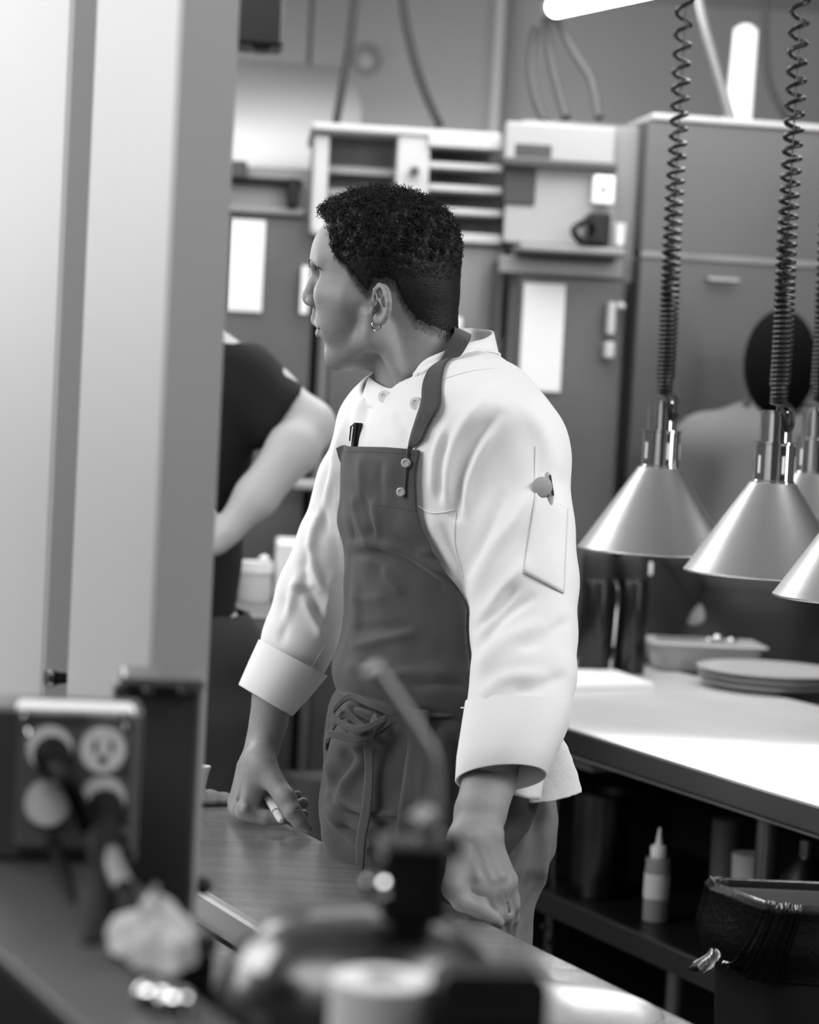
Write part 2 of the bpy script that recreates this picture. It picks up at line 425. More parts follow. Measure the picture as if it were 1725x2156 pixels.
# --- far row: coolers and vents along the back
t = thing('refrigerator', 'tall steel reach-in refrigerator at far left with a white notice on its door', 'refrigerator', W(560, 1200, 6.0) * [1, 1, 0])
mb = pbz(MB(), 380, 640, 1100, 6.0, .75, .02, 1.47 + .55, .01); obj('cabinet', mb, M_steel_soft, t)
mb = pb(MB(), 400, 452, 632, 2040, 5.985, .02, .006); obj('door', mb, M_steel_dark, t)
mb = pb(MB(), 400, 434, 640, 449, 5.96, .05, .004); obj('ledge', mb, M_grey, t)
mb = pb(MB(), 470, 374, 636, 388, 5.97, .03, .004); obj('control_strip', mb, M_black, t)
mb = pb(MB(), 604, 376, 630, 432, 5.95, .05, .004); obj('controller', mb, M_black, t)
mb = pb(MB(), 478, 338, 520, 374, 5.95, .05, .004); obj('controller', mb, M_darkpanel, t)
mb = pb(MB(), 483, 463, 555, 655, 5.972, .003); n_ = obj('notice', mb, M_paper); tag(n_, 'tall white notice on the door of the far left refrigerator', 'notice')
mb = pb(MB(), 634, 560, 650, 660, 5.955, .02); tag(obj('notice', mb, M_paper), 'narrow white sheet at the cabinet edge just behind the face of the cook', 'notice')

t = thing('ventilation_unit', 'pale louvred ventilation unit on top of the far cabinets behind the head of the cook', 'vent', W(860, 480, 6.0))
M_vl = mat('pale_enamel', 176, .45); M_vd = mat('vent_inside', 112, .6)
mb = pb(MB(), 658, 268, 1058, 286, 5.93, .45, .006); obj('top_rail', mb, M_vl, t)
for x0, x1 in ((658, 690), (834, 902)): obj('post', pb(MB(), x0, 284, x1, 490, 5.94, .42, .004), M_vl, t)
obj('back_panel', pb(MB(), 690, 284, 1058, 490, 6.1, .25), M_vd, t)
obj('fascia', pb(MB(), 903, 288, 1058, 312, 5.935, .1, .003), M_vl, t)
for y in (345, 392, 440): obj('slat', pb(MB(), 903, y - 1, 1058, y + 12, 5.95, .12, .002), M_vl, t)
for y in (352, 400, 448): obj('slat', pb(MB(), 690, y, 834, y + 16, 6.0, .09, .002), mat('dull_slat', 140, .5), t)
obj('knob', MB().lathe(W(872, 362, 5.93), [(0, -.0), (.012, 0), (.012, .02), (0, .02)], 20, -BY), M_darkpanel, t)
obj('base_panel', pb(MB(), 658, 484, 1058, 505, 5.94, .4, .004), M_vl, t)
t = thing('refrigerator', 'wide steel refrigerator below the louvred vent, mostly hidden by the cook', 'refrigerator', W(850, 1200, 6.0) * [1, 1, 0])
obj('cabinet', pbz(MB(), 652, 1040, 1100, 5.97, .7, .02, W(850, 505, 5.97)[2], .01), M_steel_soft, t)
obj('door', pb(MB(), 660, 700, 1030, 2040, 5.955, .02, .006), M_steel_dark, t)
obj('handle', pb(MB(), 1036, 548, 1050, 700, 5.90, .05, .005), M_darkpanel, t)
obj('latch', pb(MB(), 958, 668, 974, 704, 5.90, .05, .006), M_white, t)

t = thing('refrigerator', 'steel refrigerator with a dark nameplate, behind the right-hand shoulder of the cook', 'refrigerator', W(1180, 1200, 6.0) * [1, 1, 0])
obj('cabinet', pbz(MB(), 1048, 1322, 1100, 5.93, .7, .02, W(1180, 256, 5.93)[2], .01), M_steel_soft, t)
obj('header', pb(MB(), 1064, 262, 1298, 342, 5.90, .03, .006), mat('header_grey', 152, .5), t)
o = obj('nameplate', pb(MB(), 1085, 304, 1162, 331, 5.893, .006, .002), M_darkpanel, t)
obj('top_panel', pb(MB(), 1064, 352, 1298, 516, 5.91, .02, .004), mat('grey_panel_light', 150, .6), t)
obj('grille', pb(MB(), 1062, 354, 1128, 430, 5.895, .02, .003), mat('vent_dark', 55, .6), t)
obj('dark_rail', pb(MB(), 1060, 343, 1302, 352, 5.87, .06), M_darkpanel, t)  # dark strip just below the header
obj('ledge', pb(MB(), 1095, 518, 1318, 533, 5.78, .15, .004), M_midpanel, t)
obj('door_frame', pb(MB(), 1050, 545, 1318, 582, 5.90, .03, .004), mat('frame_grey', 128, .5, .6), t)
obj('door', pb(MB(), 1052, 584, 1282, 2040, 5.90, .03, .006), M_steel_dark, t)
obj('door_edge', pb(MB(), 1290, 590, 1312, 2040, 5.88, .05, .004), M_black, t)
h = obj('hinge', pb(MB(), 1281, 636, 1297, 705, 5.85, .05, .004), M_vl, t); obj('hinge', pb(MB(), 1275, 720, 1296, 756, 5.85, .05, .006), M_vl, t); obj('hinge', pb(MB(), 1300, 636, 1318, 652, 5.85, .04, .006), M_vl, t)
mb = pb(MB(), 1098, 598, 1186, 823, 5.885, .003); tag(obj('notice', mb, M_paper), 'large white sheet on the refrigerator door right of the shoulder of the cook', 'notice')
mb = pb(MB(), 1250, 370, 1295, 430, 5.87, .03, .004); w_ = obj('paper_dispenser', mb, M_white); tag(w_, 'small white box with a dark dot high on the refrigerator front', 'dispenser')
obj('dot', MB().lathe(W(1271, 397, 5.865), [(0, -.004), (.006, -.004), (.006, .004), (0, .004)], 16, BY), M_darkpanel, w_)
t = thing('camera', 'black box and lens standing on the ledge of the refrigerator', 'camera', W(1255, 516, 5.82))
obj('case', pb(MB(), 1240, 448, 1286, 516, 5.80, .1, .006), M_black, t)
obj('lens', MB().lathe(W(1232, 485, 5.80), [(.022, -.03), (.026, -.03), (.026, .03), (.02, .03), (.02, -.02)], 24, BY), M_ch, t)
obj('strap', MB().tube(cr([W(1226, 470, 5.8), W(1208, 482, 5.79), W(1214, 500, 5.79), W(1228, 512, 5.8)], 6), .008, 8), M_ch, t)
mb = MB().lathe(W(1304, 516, 5.84), [(0, 0), (.012, 0), (.0165, .052), (.017, .053), (.015, .05), (0, .004)], 28); tag(obj('paper_cup', mb, M_white), 'white cup standing on the ledge beside the black camera', 'cup')

t = thing('walk_in_cooler', 'huge grey steel cooler box filling the far right behind the heat lamps', 'cooler', W(1560, 1200, 5.9) * [1, 1, 0])
a = W(1328, 900, 5.86); zt = W(1500, 262, 5.9)[2]; BX2 = np.array([math.cos(math.radians(9)), math.sin(math.radians(9)), 0]); BY2 = np.array([-BX2[1], BX2[0], 0])
M_cool = mat('cooler_panel', 98, .5, .85, noise=(1.0, .16), bump=(30, .08))
def cb(s0, s1, z0, z1, off_, th, bev=.004): return MB().box(np.array([a[0], a[1], (z0 + z1) / 2]) + BX2 * (s0 + s1) / 2 + BY2 * (off_ + th / 2), BX2, BY2, ZZ, (s1 - s0) / 2, th / 2, (z1 - z0) / 2, bev)
zs = W(1500, 545, 5.9)[2]
obj('lower_panel', cb(0, 2.4, 0.01, zs - .006, 0, .4), M_cool, t); obj('upper_panel', cb(0, 2.4, zs + .006, zt, 0, .4), M_cool, t); obj('seam_strip', cb(0, 2.4, zs - .008, zs + .008, -.006, .01, .002), M_steel_soft, t)
obj('top_edge', cb(.01, 2.4, zt, zt + .015, -.01, .3, .003), M_vl, t)
mb = pb(MB(), 1490, 585, 1560, 594, 5.86, .02, .003); obj('handle', mb, M_steel, t)

# --- overhead
t = thing('loudspeaker', 'black box hanging from the ceiling at the upper left beside the pale doors', 'loudspeaker', W(548, 95, 5.2))
obj('case', pb(MB(), 494, -160, 602, 92, 5.2, .14, .008), M_black, t)
obj('mount', pb(MB(), 530, 90, 572, 104, 5.22, .08, .006), M_black, t)
obj('bracket', MB().tube([W(548, -160, 5.27), np.array([W(548, -160, 5.27)[0], W(548, -160, 5.27)[1], ZC])], .015, 10), M_black, t)
t = thing('sensor', 'round pale ceiling-height sensor on the far wall above the vent', 'sensor', W(771, 130, 8.26))
obj('plate', MB().lathe(W(771, 130, 8.3), [(0, 0), (.05, 0), (.045, .03), (0, .03)], 32, (0, -1, 0)), M_midpanel, t); obj('cap', MB().lathe(W(771, 128, 8.28), [(0, .0), (.03, .0), (.025, .025), (0, .03)], 28, (0, -1, 0)), M_lightpanel, t)
mb = MB().tube([np.array([*W(1049, 150, 8.22)[:2], .5]), np.array([*W(1049, 150, 8.22)[:2], ZC])], .022, 16); tag(obj('conduit', mb, M_vl), 'pale upright pipe on the far wall above the right vent bay', 'pipe')
def wire(name, pts, Ys, r, m, label, cat, group=None):
    P = cr([W(x, y, Y) for (x, y), Y in zip(pts, Ys)], 10); o = obj(name, MB().tube(P, r, 10), m); return tag(o, label, cat, group)
M_cab = mat('grey_cable', 62, .6)
wire('cable', [(770, -160), (748, 0), (735, 100), (718, 200), (703, 283)], [6.4] * 5, .011, M_cab, 'grey cable dropping to the left bay of the louvred vent', 'cable')
wire('cable', [(838, -170), (848, 0), (866, 100), (893, 190), (928, 268)], [6.4] * 5, .011, M_cab, 'grey cable slanting down to the right bay of the louvred vent', 'cable')
wire('cable', [(1128, 60), (1118, 130), (1126, 200), (1146, 256)], [6.1, 6.05, 6, 5.95], .012, M_cab, 'leftmost of three hoses hanging under the strip light', 'hose')
wire('cable', [(1150, 40), (1160, 120), (1176, 190), (1192, 248)], [6.1, 6.05, 6, 5.95], .012, M_cab, 'middle one of three hoses hanging under the strip light', 'hose')
wire('cable', [(1168, 30), (1210, 110), (1246, 170), (1262, 248)], [6.1, 6.05, 6, 5.95], .012, M_cab, 'rightmost of three hoses hanging under the strip light', 'hose')
wire('pipe', [(1462, -60), (1480, 40), (1510, 150), (1544, 262)], [6.0, 6.0, 6.0, 6.0], .012, mat('pipe_grey', 120, .4, .5), 'slanting grey pipe reaching the top of the big cooler', 'pipe')
wire('cable', [(1612, -40), (1612, 80), (1620, 170), (1652, 240), (1690, 270)], [6.3] * 5, .009, mat('dark_cable', 50, .6), 'dark cable curving down onto the big cooler at far right', 'cable')
M_em = mat('tube_light', 240, .5, emit=14)
t = thing('strip_light', 'bright fluorescent strip light hanging at the top centre of the view', 'light', W(1290, 0, 5.3))
P0, P1 = W(1172, 14, 6.0), W(1500, -62, 4.3)
obj('tube', MB().tube([P0, P1], .026, 16), M_em, t); dd = (P1 - P0) / np.linalg.norm(P1 - P0)
obj('tube', MB().tube([P0 + ZZ * .045 + V * .02, P1 + ZZ * .045 + V * .02], .02, 12), M_em, t)
obj('end_cap', MB().lathe(P0 - dd * .05, [(0, 0), (.024, 0), (.024, .05), (0, .05)], 20, dd), M_vl, t)
obj('socket', MB().lathe(P0 - dd * .11 - ZZ * .0, [(0, 0), (.02, 0), (.02, .04), (0, .04)], 16, dd), M_vl, t)
q = (P0 + P1) / 2; obj('housing', MB().box(q + ZZ * .10, dd, np.cross(ZZ, dd) / np.linalg.norm(np.cross(ZZ, dd)), np.cross(dd, np.cross(ZZ, dd) / np.linalg.norm(np.cross(ZZ, dd))), .9, .06, .02, .004), M_vl, t)
for s in (-.7, .7): obj('hanger', MB().tube([q + dd * s + ZZ * .1, np.array([*(q + dd * s)[:2], ZC])], .004, 6), M_cab, t)
t = thing('bright_tube', 'upright bright white tube standing above the big cooler at upper right', 'light', W(1556, 266, 6.3))  # bright upright, its brightness set by emission in the material
a_, b_ = W(1553, 268, 6.3), W(1572, 52, 6.3)
obj('tube', MB().tube([a_, a_ * .9 + b_ * .1, b_ * .95 + a_ * .05, b_], [.036, .036, .032, .014], 20), mat('tube_soft_glow', 215, .5, emit=.55), t)
obj('base', MB().lathe(np.array([*a_[:2], zt]), [(0, 0), (.04, 0), (.04, .04), (.02, .04), (0, .04)], 16), M_vl, t)
t = thing('duct', 'fat pale round duct high on the far wall left of the cables', 'duct', W(540, 240, 7.6))
q0, q1 = W(380, 232, 7.5), W(690, 248, 7.9); obj('duct_body', MB().tube([q0, q1], .17, 40), mat('pale_duct', 190, .45, .1), t)
for k in (.15, .85): q = q0 * (1 - k) + q1 * k; obj('hanger', MB().tube([q + ZZ * .16, np.array([q[0], q[1], ZC])], .006, 8), M_cab, t)

# --- back left worktop and what stands on it
t = thing('worktop', 'grey worktop far behind, left of the hip of the cook', 'worktop', W(520, 1400, 5.3) * [1, 1, 0])
c = (W(520, 1400, 5.1) + W(520, 1400, 5.9)) / 2; 
obj('top', MB().box((c[0] - .18, 5.34, .972), (1, 0, 0), (0, 1, 0), ZZ, .48, .38, .018, .003), M_steel_soft, t)
obj('front_shelf', MB().box((c[0] - .18, 4.98, .932), (1, 0, 0), (0, 1, 0), ZZ, .48, .012, .022, .003), mat('shelf_grey', 140, .5), t)
for sx in (-.44, .44):
    for y in (5.02, 5.66): obj('leg', MB().tube([(c[0] - .18 + sx, y, 0), (c[0] - .18 + sx, y, .955)], .018, 12), M_steel_dark, t)
obj('lower_shelf', MB().box((c[0] - .18, 5.34, .4), (1, 0, 0), (0, 1, 0), ZZ, .46, .34, .012, .002), M_steel_dark, t)
mb = MB().lathe((W(600, 1400, 5.4)[0], 5.4, .412), [(0, 0), (.11, 0), (.12, .16), (.125, .165), (.117, .16), (.105, .01), (0, .01)], 32); tag(obj('mixing_bowl', mb, M_steel_soft), 'dull steel pot on the lower shelf of the far worktop', 'pot')
mb = MB().lathe((W(690, 1400, 5.4)[0], 5.25, .412), [(0, 0), (.07, 0), (.07, .2), (0, .2)], 28); tag(obj('tub', mb, M_grey), 'grey tub on the lower shelf of the far worktop, beside the apron', 'tub')
pbx = lambda *a, **k: pb(MB(), *a, **k)
zt_ = .9905
def stand(x0, x1, ytop, Y, t, m, name, label, cat, bev=.006, z0=zt_):
    mb = pbz(MB(), x0, x1, ytop, Y, t, z0, W((x0 + x1) / 2, ytop, Y)[2], bev); o = obj(name, mb, m); return tag(o, label, cat)
stand(432, 502, 1070, 5.35, .28, M_ch, 'coffee_machine', 'dark boxy appliance on the far worktop behind the hand on the hip', 'appliance')
stand(582, 640, 1142, 5.3, .2, M_white, 'carton', 'tall white carton on the far worktop beside the white sleeve', 'carton')
t = thing('storage_jar', 'squat white jar with knobbed lid on the far worktop, left of the carton', 'jar', (W(537, 1240, 5.3)[0], 5.3, zt_))
jx = W(537, 1240, 5.3)[0]; zj = W(537, 1178, 5.3)[2]
obj('body', MB().lathe((jx, 5.3, zt_), [(0, 0), (.034, 0), (.036, .01), (.036, zj - zt_ - .03), (.03, zj - zt_ - .028), (0, zj - zt_ - .028)], 28), mat('jar_grey', 190, .4), t)
obj('lid', MB().lathe((jx, 5.3, zj - .028), [(0, 0), (.039, 0), (.039, .024), (0, .026)], 28), M_white, t); obj('knob', MB().lathe((jx + .018, 5.29, zj - .004), [(0, 0), (.01, 0), (.013, .01), (0, .018)], 16), M_white, t)
mb = pb(MB(), 462, 1366, 520, 1420, 4.955, .02, .003); obj('end_plate', mb, M_white, bpy.data.objects['worktop'])
obj('rail', pb(MB(), 616, 1014, 760, 1034, 5.86, .12, .006), mat('bar_grey', 160, .4), bpy.data.objects['refrigerator.001'])

# --- pass: the lit steel counter on the right
E2 = Zp(1190, 1527, .9)
def onU(P, s, w, z):
    q = P + U * s + V * w; return np.array([q[0], q[1], z])
def slab(mb, P, s0, s1, w0, w1, z0, z1, bev=.003):
    c = onU(P, (s0 + s1) / 2, (w0 + w1) / 2, (z0 + z1) / 2); return mb.cbox(c, (s1 - s0) / 2, (w1 - w0) / 2, (z1 - z0) / 2, bev)
t = thing('pass_counter', 'long brightly lit steel pass counter on the right under the heat lamps', 'counter', onU(E2, 0, .3, 0))
obj('top', slab(MB(), E2, -1.9, .95, 0, .68, .886, .9, .003), M_pass, t)
obj('edge', slab(MB(), E2, -1.9, .95, -.003, .016, .852, .897, .004), mat('edge_steel', 72, .4, .8), t)
obj('edge_lip', slab(MB(), E2, -1.9, .95, .004, .05, .846, .853, .001), M_steel_soft, t)
obj('back_board', slab(MB(), E2, -1.9, .95, .62, .66, .02, .884, .002), M_ch, t)
obj('end_panel', slab(MB(), E2, .62, .66, .06, .62, .02, .884, .002), M_ch, t)
S0 = Zp(1237, 1917, .55); sw = float((S0 - E2) @ V)
obj('lower_shelf', slab(MB(), E2, -.42, .60, sw, .60, .538, .55, .002), mat('dark_shelf', 40, .35, .6), t)
obj('shelf_edge', slab(MB(), E2, -.42, .60, sw - .004, sw + .012, .508, .551, .003), mat('shelf_edge_steel', 82, .4, .8), t)
M_leg = mat('leg_steel', 170, .28, 1.0)
for s in (-.564, -1.5):
    p = onU(E2, s, .06, 0)
    obj('leg', MB().tube([p, p + ZZ * .84], .017, 20), M_leg, t); obj('leg_sleeve', MB().tube([p + ZZ * .60, p + ZZ * .84], .0205, 20), M_leg, t)
for s, w_ in ((-.19, .14), (-.02, .5), (.5, .14)):
    p = onU(E2, s, w_, 0); obj('leg', MB().tube([p, p + ZZ * .535], .017, 20), M_leg, t)
p = W(1163, 1850, 4.55); q = np.array([p[0], p[1], 0])
t2 = thing('rack_post', 'slim slotted metal upright behind the trousers of the cook', 'post', q)
obj('upright', MB().box(q + ZZ * .44, U, V, ZZ, .012, .004, .44, .001), M_leg, t2)
for k in range(7): obj('bracket', MB().lathe(W(1152 - (k % 2) * 8, 1790 + 32 * k, 4.53), [(0, 0), (.006, 0), (.006, .01), (0, .01)], 12, -U), M_steel, t2)
mb = slab(MB(), E2, .67, .93, .02, .6, .01, .82, .004); tag(obj('undercounter_cabinet', mb, M_ch), 'dark cabinet beneath the far end of the lit pass counter', 'cabinet')
mb = MB(); 
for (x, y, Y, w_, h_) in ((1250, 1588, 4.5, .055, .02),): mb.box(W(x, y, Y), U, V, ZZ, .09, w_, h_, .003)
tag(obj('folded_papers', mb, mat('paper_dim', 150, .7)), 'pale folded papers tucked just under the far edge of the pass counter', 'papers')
for i, (dz) in enumerate((0,)): pass
# stock pot and tubs on the shelf below
def cyl(name, px, py, z, Y, prof, m, label, cat, group=None, n=40):
    p = W(px, py, Y); o = obj(name, MB().lathe((p[0], p[1], z), prof, n), m); return tag(o, label, cat, group)
M_pot = mat('dark_pot_steel', 105, .28, 1.0, bump=(90, .1), stretch=(1, 1, 12))
cyl('stock_pot', 1262, 1800, .551, 4.42, [(0, 0), (.052, 0), (.054, .004), (.054, .19), (.057, .194), (.052, .196), (.050, .01), (0, .01)], M_pot, 'tall shiny steel pot on the shelf left of the squeeze bottle', 'pot')
t = thing('squeeze_bottle', 'clear squeeze bottle with pale pointed tip on the shelf below the pass', 'bottle', Zp(1379, 1938, .551))
b = Zp(1379, 1938, .551); M_clear = mat('cloudy_plastic', 190, .35, trans=.55, ior=1.3)
obj('bottle_body', MB().lathe(b, [(0, 0), (.0215, 0), (.0225, .003), (.0225, .092), (.0215, .098), (.0215, .112), (.0205, .114), (.019, .113), (.019, .004), (0, .004)], 36), M_clear, t)
obj('sauce', MB().lathe(b, [(0, .005), (.0185, .005), (.0185, .038), (0, .038)], 30), mat('sauce', 84, .4), t)
obj('label_band', MB().lathe(b, [(.0229, .042), (.0233, .042), (.0233, .086), (.0229, .086)], 36), mat('label_white', 205, .6), t)
obj('cap', MB().lathe(b + ZZ * .114, [(0, 0), (.0145, 0), (.0145, .018), (.012, .022), (0, .022)], 32), M_white, t)
obj('nozzle', MB().lathe(b + ZZ * .136, [(0, 0), (.0068, 0), (.0022, .03), (.001, .032), (0, .032)], 24), M_white, t)
cyl('tub', 1583, 1800, .55, 4.1, [(0, 0), (.031, 0), (.033, .12), (.034, .1525), (.031, .153), (0, .15)], mat('tub_plastic', 165, .5), 'pale round tub behind the bin, left of the steel leg', 'tub')
cyl('tub', 1529, 1800, .55, 4.25, [(0, 0), (.026, 0), (.028, .185), (0, .185)], mat('tub_grey', 84, .5), 'dim grey cylinder just left of the pale tub behind the bin', 'tub')
t = thing('spray_bottle', 'dark bottle with a bright cap at the far right under the pass', 'bottle', (W(1700, 1800, 4.0)[0], 4.0, .55))
q = np.array([W(1700, 1800, 4.0)[0], 4.0, .55]); obj('bottle_body', MB().lathe(q, [(0, 0), (.05, 0), (.052, .12), (.02, .17), (0, .17)], 28), M_black, t); obj('label_band', MB().lathe(q, [(.053, .03), (.0535, .03), (.0535, .06), (.053, .06)], 28), M_darkpanel, t); obj('cap', MB().lathe(q + ZZ * .17, [(0, 0), (.014, 0), (.014, .03), (0, .03)], 20), M_chrome, t)
o = obj('shelf_board', slab(MB(), E2, -1.4, -.62, .16, .60, .538, .55, .002), M_ch, bpy.data.objects['pass_counter'])
# on top of the pass
M_tall = mat('black_gloss', 20, .22)
for x, lab in ((1248, 'tall black insulated flask nearest the sleeve at the back of the pass'), (1322, 'tall black flask second from the sleeve, with a small bright clip')):
    p = Zp(x, 1416, .901); t = thing('flask', lab, 'flask', p, 'tall black flasks at the back of the pass')
    obj('body', MB().lathe(p, [(0, 0), (.034, 0), (.0355, .004), (.0355, .19), (.033, .2), (0, .2)], 36), M_tall, t)
    obj('lid', MB().lathe(p + ZZ * .2, [(0, 0), (.034, 0), (.035, .004), (.035, .045), (.028, .055), (0, .056)], 36), M_ch, t)
    if x == 1248: obj('handle', MB().tube(cr([p + BX * .033 + ZZ * .2 - BY * .02, p + BX * .04 + ZZ * .17 - BY * .026, p + BX * .036 + ZZ * .06 - BY * .026], 6), .0045, 10), M_chrome, t)
    else: obj('clip', MB().box(p + BX * .033 + ZZ * .225 - BY * .012, BX, BY, ZZ, .006, .005, .014, .003), M_white, t)
def tray(name, cx, cy, z, rx_px, Y=None, label='', cat='plate', prof=None, m=None, group=None):
    p = Zp(cx, cy, z); o = obj(name, MB().lathe(p, prof, 56), m); return tag(o, label, cat, group)
pl = [(0, .002), (.10, 0), (.105, .001), (.150, .013), (.152, .015), (.149, .016), (.104, .004), (0, .005)]
for i, lab in enumerate(('lowest of the round steel trays stacked on the pass', 'middle one of the round steel trays stacked on the pass', 'topmost of the round steel trays stacked on the pass')):
    tray('round_tray', 1622, 1448, .901, 0, label=lab, cat='tray', prof=[(r * (1 if i < 2 else 1.02), h + .0125 * i) for r, h in pl], m=mat('tray_steel', 185, .38, .45), group='round trays stacked on the pass')
p = Zp(1478, 1408, .901); t = thing('food_container', 'clear lidded food container with shiny spoons on it, at the back of the pass', 'container', p)
M_cl2 = mat('clear_plastic', 205, .15, trans=.6, ior=1.3)
G = []
for z_, s_ in ((0, .86), (.004, .9), (.05, 1), (.052, 1.06), (.056, 1.06), (.055, .98), (.006, .86)):
    G.append([p + BX * (math.copysign(abs(math.cos(a)) ** .35, math.cos(a)) * .124 * s_) + BY * (math.copysign(abs(math.sin(a)) ** .35, math.sin(a)) * .08 * s_) + ZZ * z_ for a in np.linspace(0, 2 * PI, 48, endpoint=False)])
mb = MB().grid(np.array(G), wrap=True); mb.f.append(tuple(range(47, -1, -1))); obj('tub_body', mb, M_cl2, t)
obj('lid', MB().box(p + ZZ * .0585, BX, BY, ZZ, .128, .083, .0025, .002), mat('lid_plastic', 190, .25, trans=.3), t)
obj('contents', MB().box(p + ZZ * .024, BX, BY, ZZ, .095, .062, .016, .01), mat('food_dark', 45, .7), t)
for i, (dx, dy, r, lab) in enumerate(((.030, -.02, .017, 'large'), (.058, -.03, .012, 'small'), (.008, -.035, .011, 'left'))):
    q = p + BX * dx + BY * dy + ZZ * .0625
    tag(obj('spoon', MB().lathe(q, [(0, 0), (r * .8, .002), (r, r * .5), (r * .7, r), (0, r * 1.15)], 20).tube([q + ZZ * .004, q - BX * .07 + ZZ * .004], .002, 6), M_chrome), {'large': 'biggest of the shiny spoons lying on the container lid', 'small': 'rightmost of the shiny spoons lying on the container lid', 'left': 'leftmost of the shiny spoons lying on the container lid'}[lab], 'spoon', 'spoons on the container lid')
q = p - BX * .07 + ZZ * .066 - BY * .04
tag(obj('tongs', MB().tube([q - BX * .04, q + BX * .06], .0045, 8).tube([q - BX * .04 + BY * .012, q + BX * .06 + BY * .004], .0045, 8), M_chrome), 'bright tongs lying on the left end of the container lid', 'tongs')
c0, c1, c2, c3 = Zp(1195, 1420, .901), Zp(1290, 1419, .901), Zp(1376, 1450, .901), Zp(1180, 1456, .901)
mb = MB().prism([c0, c1, c2, c3], ZZ * .011); tag(obj('cutting_board', mb, M_white), 'white cutting board on the pass beside the sleeve of the cook', 'cutting board')
m0, m1, m2, m3 = Zp(1447, 1590, .901), Zp(1562, 1625, .901), Zp(1990, 1622, .901), Zp(1900, 1560, .901)
mb = MB().prism([m0, m1, m2, m3], ZZ * .004); t = obj('steel_sheet', mb, M_pass); tag(t, 'thin flat steel sheet lying on the near part of the pass', 'sheet')

# --- worktop in front of the cook
EA = Zp(660, 1761, .9); WA = .262
t = thing('worktop', 'narrow brushed steel worktop the cook leans on', 'worktop', onU(EA, 0, -.13, 0))
obj('top', slab(MB(), EA, -2.3, .235, -WA, 0, .872, .9, .003), M_steel_top, t)
obj('front_rim', slab(MB(), EA, -2.3, .235, -WA - .004, -WA + .012, .868, .9035, .003), mat('rim_steel', 150, .5, .6), t)
obj('body', slab(MB(), EA, -2.3, .20, -WA + .01, -.12, .02, .871, .002), M_steel_dark, t)
t = thing('worktop', 'lower steel worktop nearest the viewer, carrying the socket box', 'worktop', onU(EA, 0, -.6, 0))
obj('top', slab(MB(), EA, -2.3, .235, -WA - .60, -WA - .008, .842, .8695, .003), M_steel_top, t)
obj('body', slab(MB(), EA, -2.3, .20, -WA - .58, -WA - .02, .02, .841, .002), M_ch, t)
p = Zp(1140, 2140, .901)
mb = MB().lathe(p, [(0, .001), (.095, .001), (.112, .0055), (.1135, .0065), (.111, .0075), (.094, .003), (0, .003)], 64); tag(obj('round_tray', mb, mat('bright_tray', 200, .22, .9)), 'bright shallow round tray on the worktop at the lower right', 'tray')
c = Zp(395, 1650, .9)
# cloth and small cup at the far left of the worktop
G = []
P0 = Zp(452, 1680, .9012) - U * .03
for k in np.linspace(0, 1, 16):
    G.append([P0 - V * (.13 * (1 - t_)) + V * .028 + U * (.05 * (k - .5)) + ZZ * (.0015 + .026 * math.sin(PI * min(1, k)) * (1 - t_) ** .8 + .001 * math.sin(40 * t_)) for t_ in np.linspace(0, 1, 24)])
mb = MB().grid(G); o = obj('mesh_cloth', mb, mat('ribbed_cloth', 120, .8, bump=(500, 1.0))); solidify(o, .004, 1); tag(o, 'ribbed grey cloth folded on the worktop left of the fist', 'cloth')
q = Zp(418, 1668, .927); tag(obj('small_cup', MB().lathe(q - ZZ * .0, [(0, 0), (.008, 0), (.0125, .026), (.0155, .034), (.0145, .0355), (.011, .03), (0, .004)], 28), M_vl), 'small flared white cup on the cloth beside the partition', 'cup')
# =================================================================== THE COOK
M_skin = mat('skin', 134, 0.5, noise=(60, 0.07), bump=(900, 0.25), sss=0.12, spec=0.4)
def skin_attr(m):
    nt = m.node_tree; b = nt.nodes['Principled BSDF']; src = b.inputs['Base Color'].links[0].from_socket
    at = nt.nodes.new('ShaderNodeAttribute'); at.attribute_name = 'stubble'
    mx = nt.nodes.new('ShaderNodeMix'); mx.data_type = 'RGBA'; nt.links.new(at.outputs['Fac'], mx.inputs[0])
    nt.links.new(src, mx.inputs[6]); mx.inputs[7].default_value = (lin(34),) * 3 + (1,)
    nt.links.new(mx.outputs[2], b.inputs['Base Color'])
skin_attr(M_skin)
M_hair = mat('black_hair', 13, 0.55, spec=0.35, bump=(420, .5))
M_jacket = mat('white_cotton', 224, 0.85, bump=(700, 0.12), sheen=0.2)
M_apron = mat('dark_twill', 52, 0.8, noise=(35, 0.14), bump=(1400, 0.3), sheen=0.15)
M_pants = mat('grey_twill', 112, 0.85, noise=(60, 0.1), bump=(1500, 0.4))
M_snap = mat('snap_metal', 185, 0.4, .5)

def cloth_translucent(m, f):
    nt = m.node_tree; out = nt.nodes['Material Output']; b = nt.nodes['Principled BSDF']
    t = nt.nodes.new('ShaderNodeBsdfTranslucent'); t.inputs[0].default_value = (.75, .75, .75, 1)
    x = nt.nodes.new('ShaderNodeMixShader'); x.inputs[0].default_value = f
    nt.links.new(b.outputs[0], x.inputs[1]); nt.links.new(t.outputs[0], x.inputs[2]); nt.links.new(x.outputs[0], out.inputs[0])

F_dir = -V; S_dir = -U       # the cook faces across the counter; his left side is nearer the camera
# --- head, in mm: x forward, y his left, z up, origin between the ears
HO = W(835, 655, 2.96)
hf = np.array([-0.966, 0.259, 0.0]); hf /= np.linalg.norm(hf); hl = np.array([-hf[1], hf[0], 0.0]); hl = -hl if hl[1] > 0 else hl
def H2W(P):
    P = np.asarray(P, float); return HO + (P[..., 0:1] * hf + P[..., 1:2] * hl + P[..., 2:3] * ZZ) * 0.001
def W2H(P):
    Q = (np.asarray(P, float) - HO) * 1000; return np.stack([Q @ hf, Q @ hl, Q @ ZZ], -1)

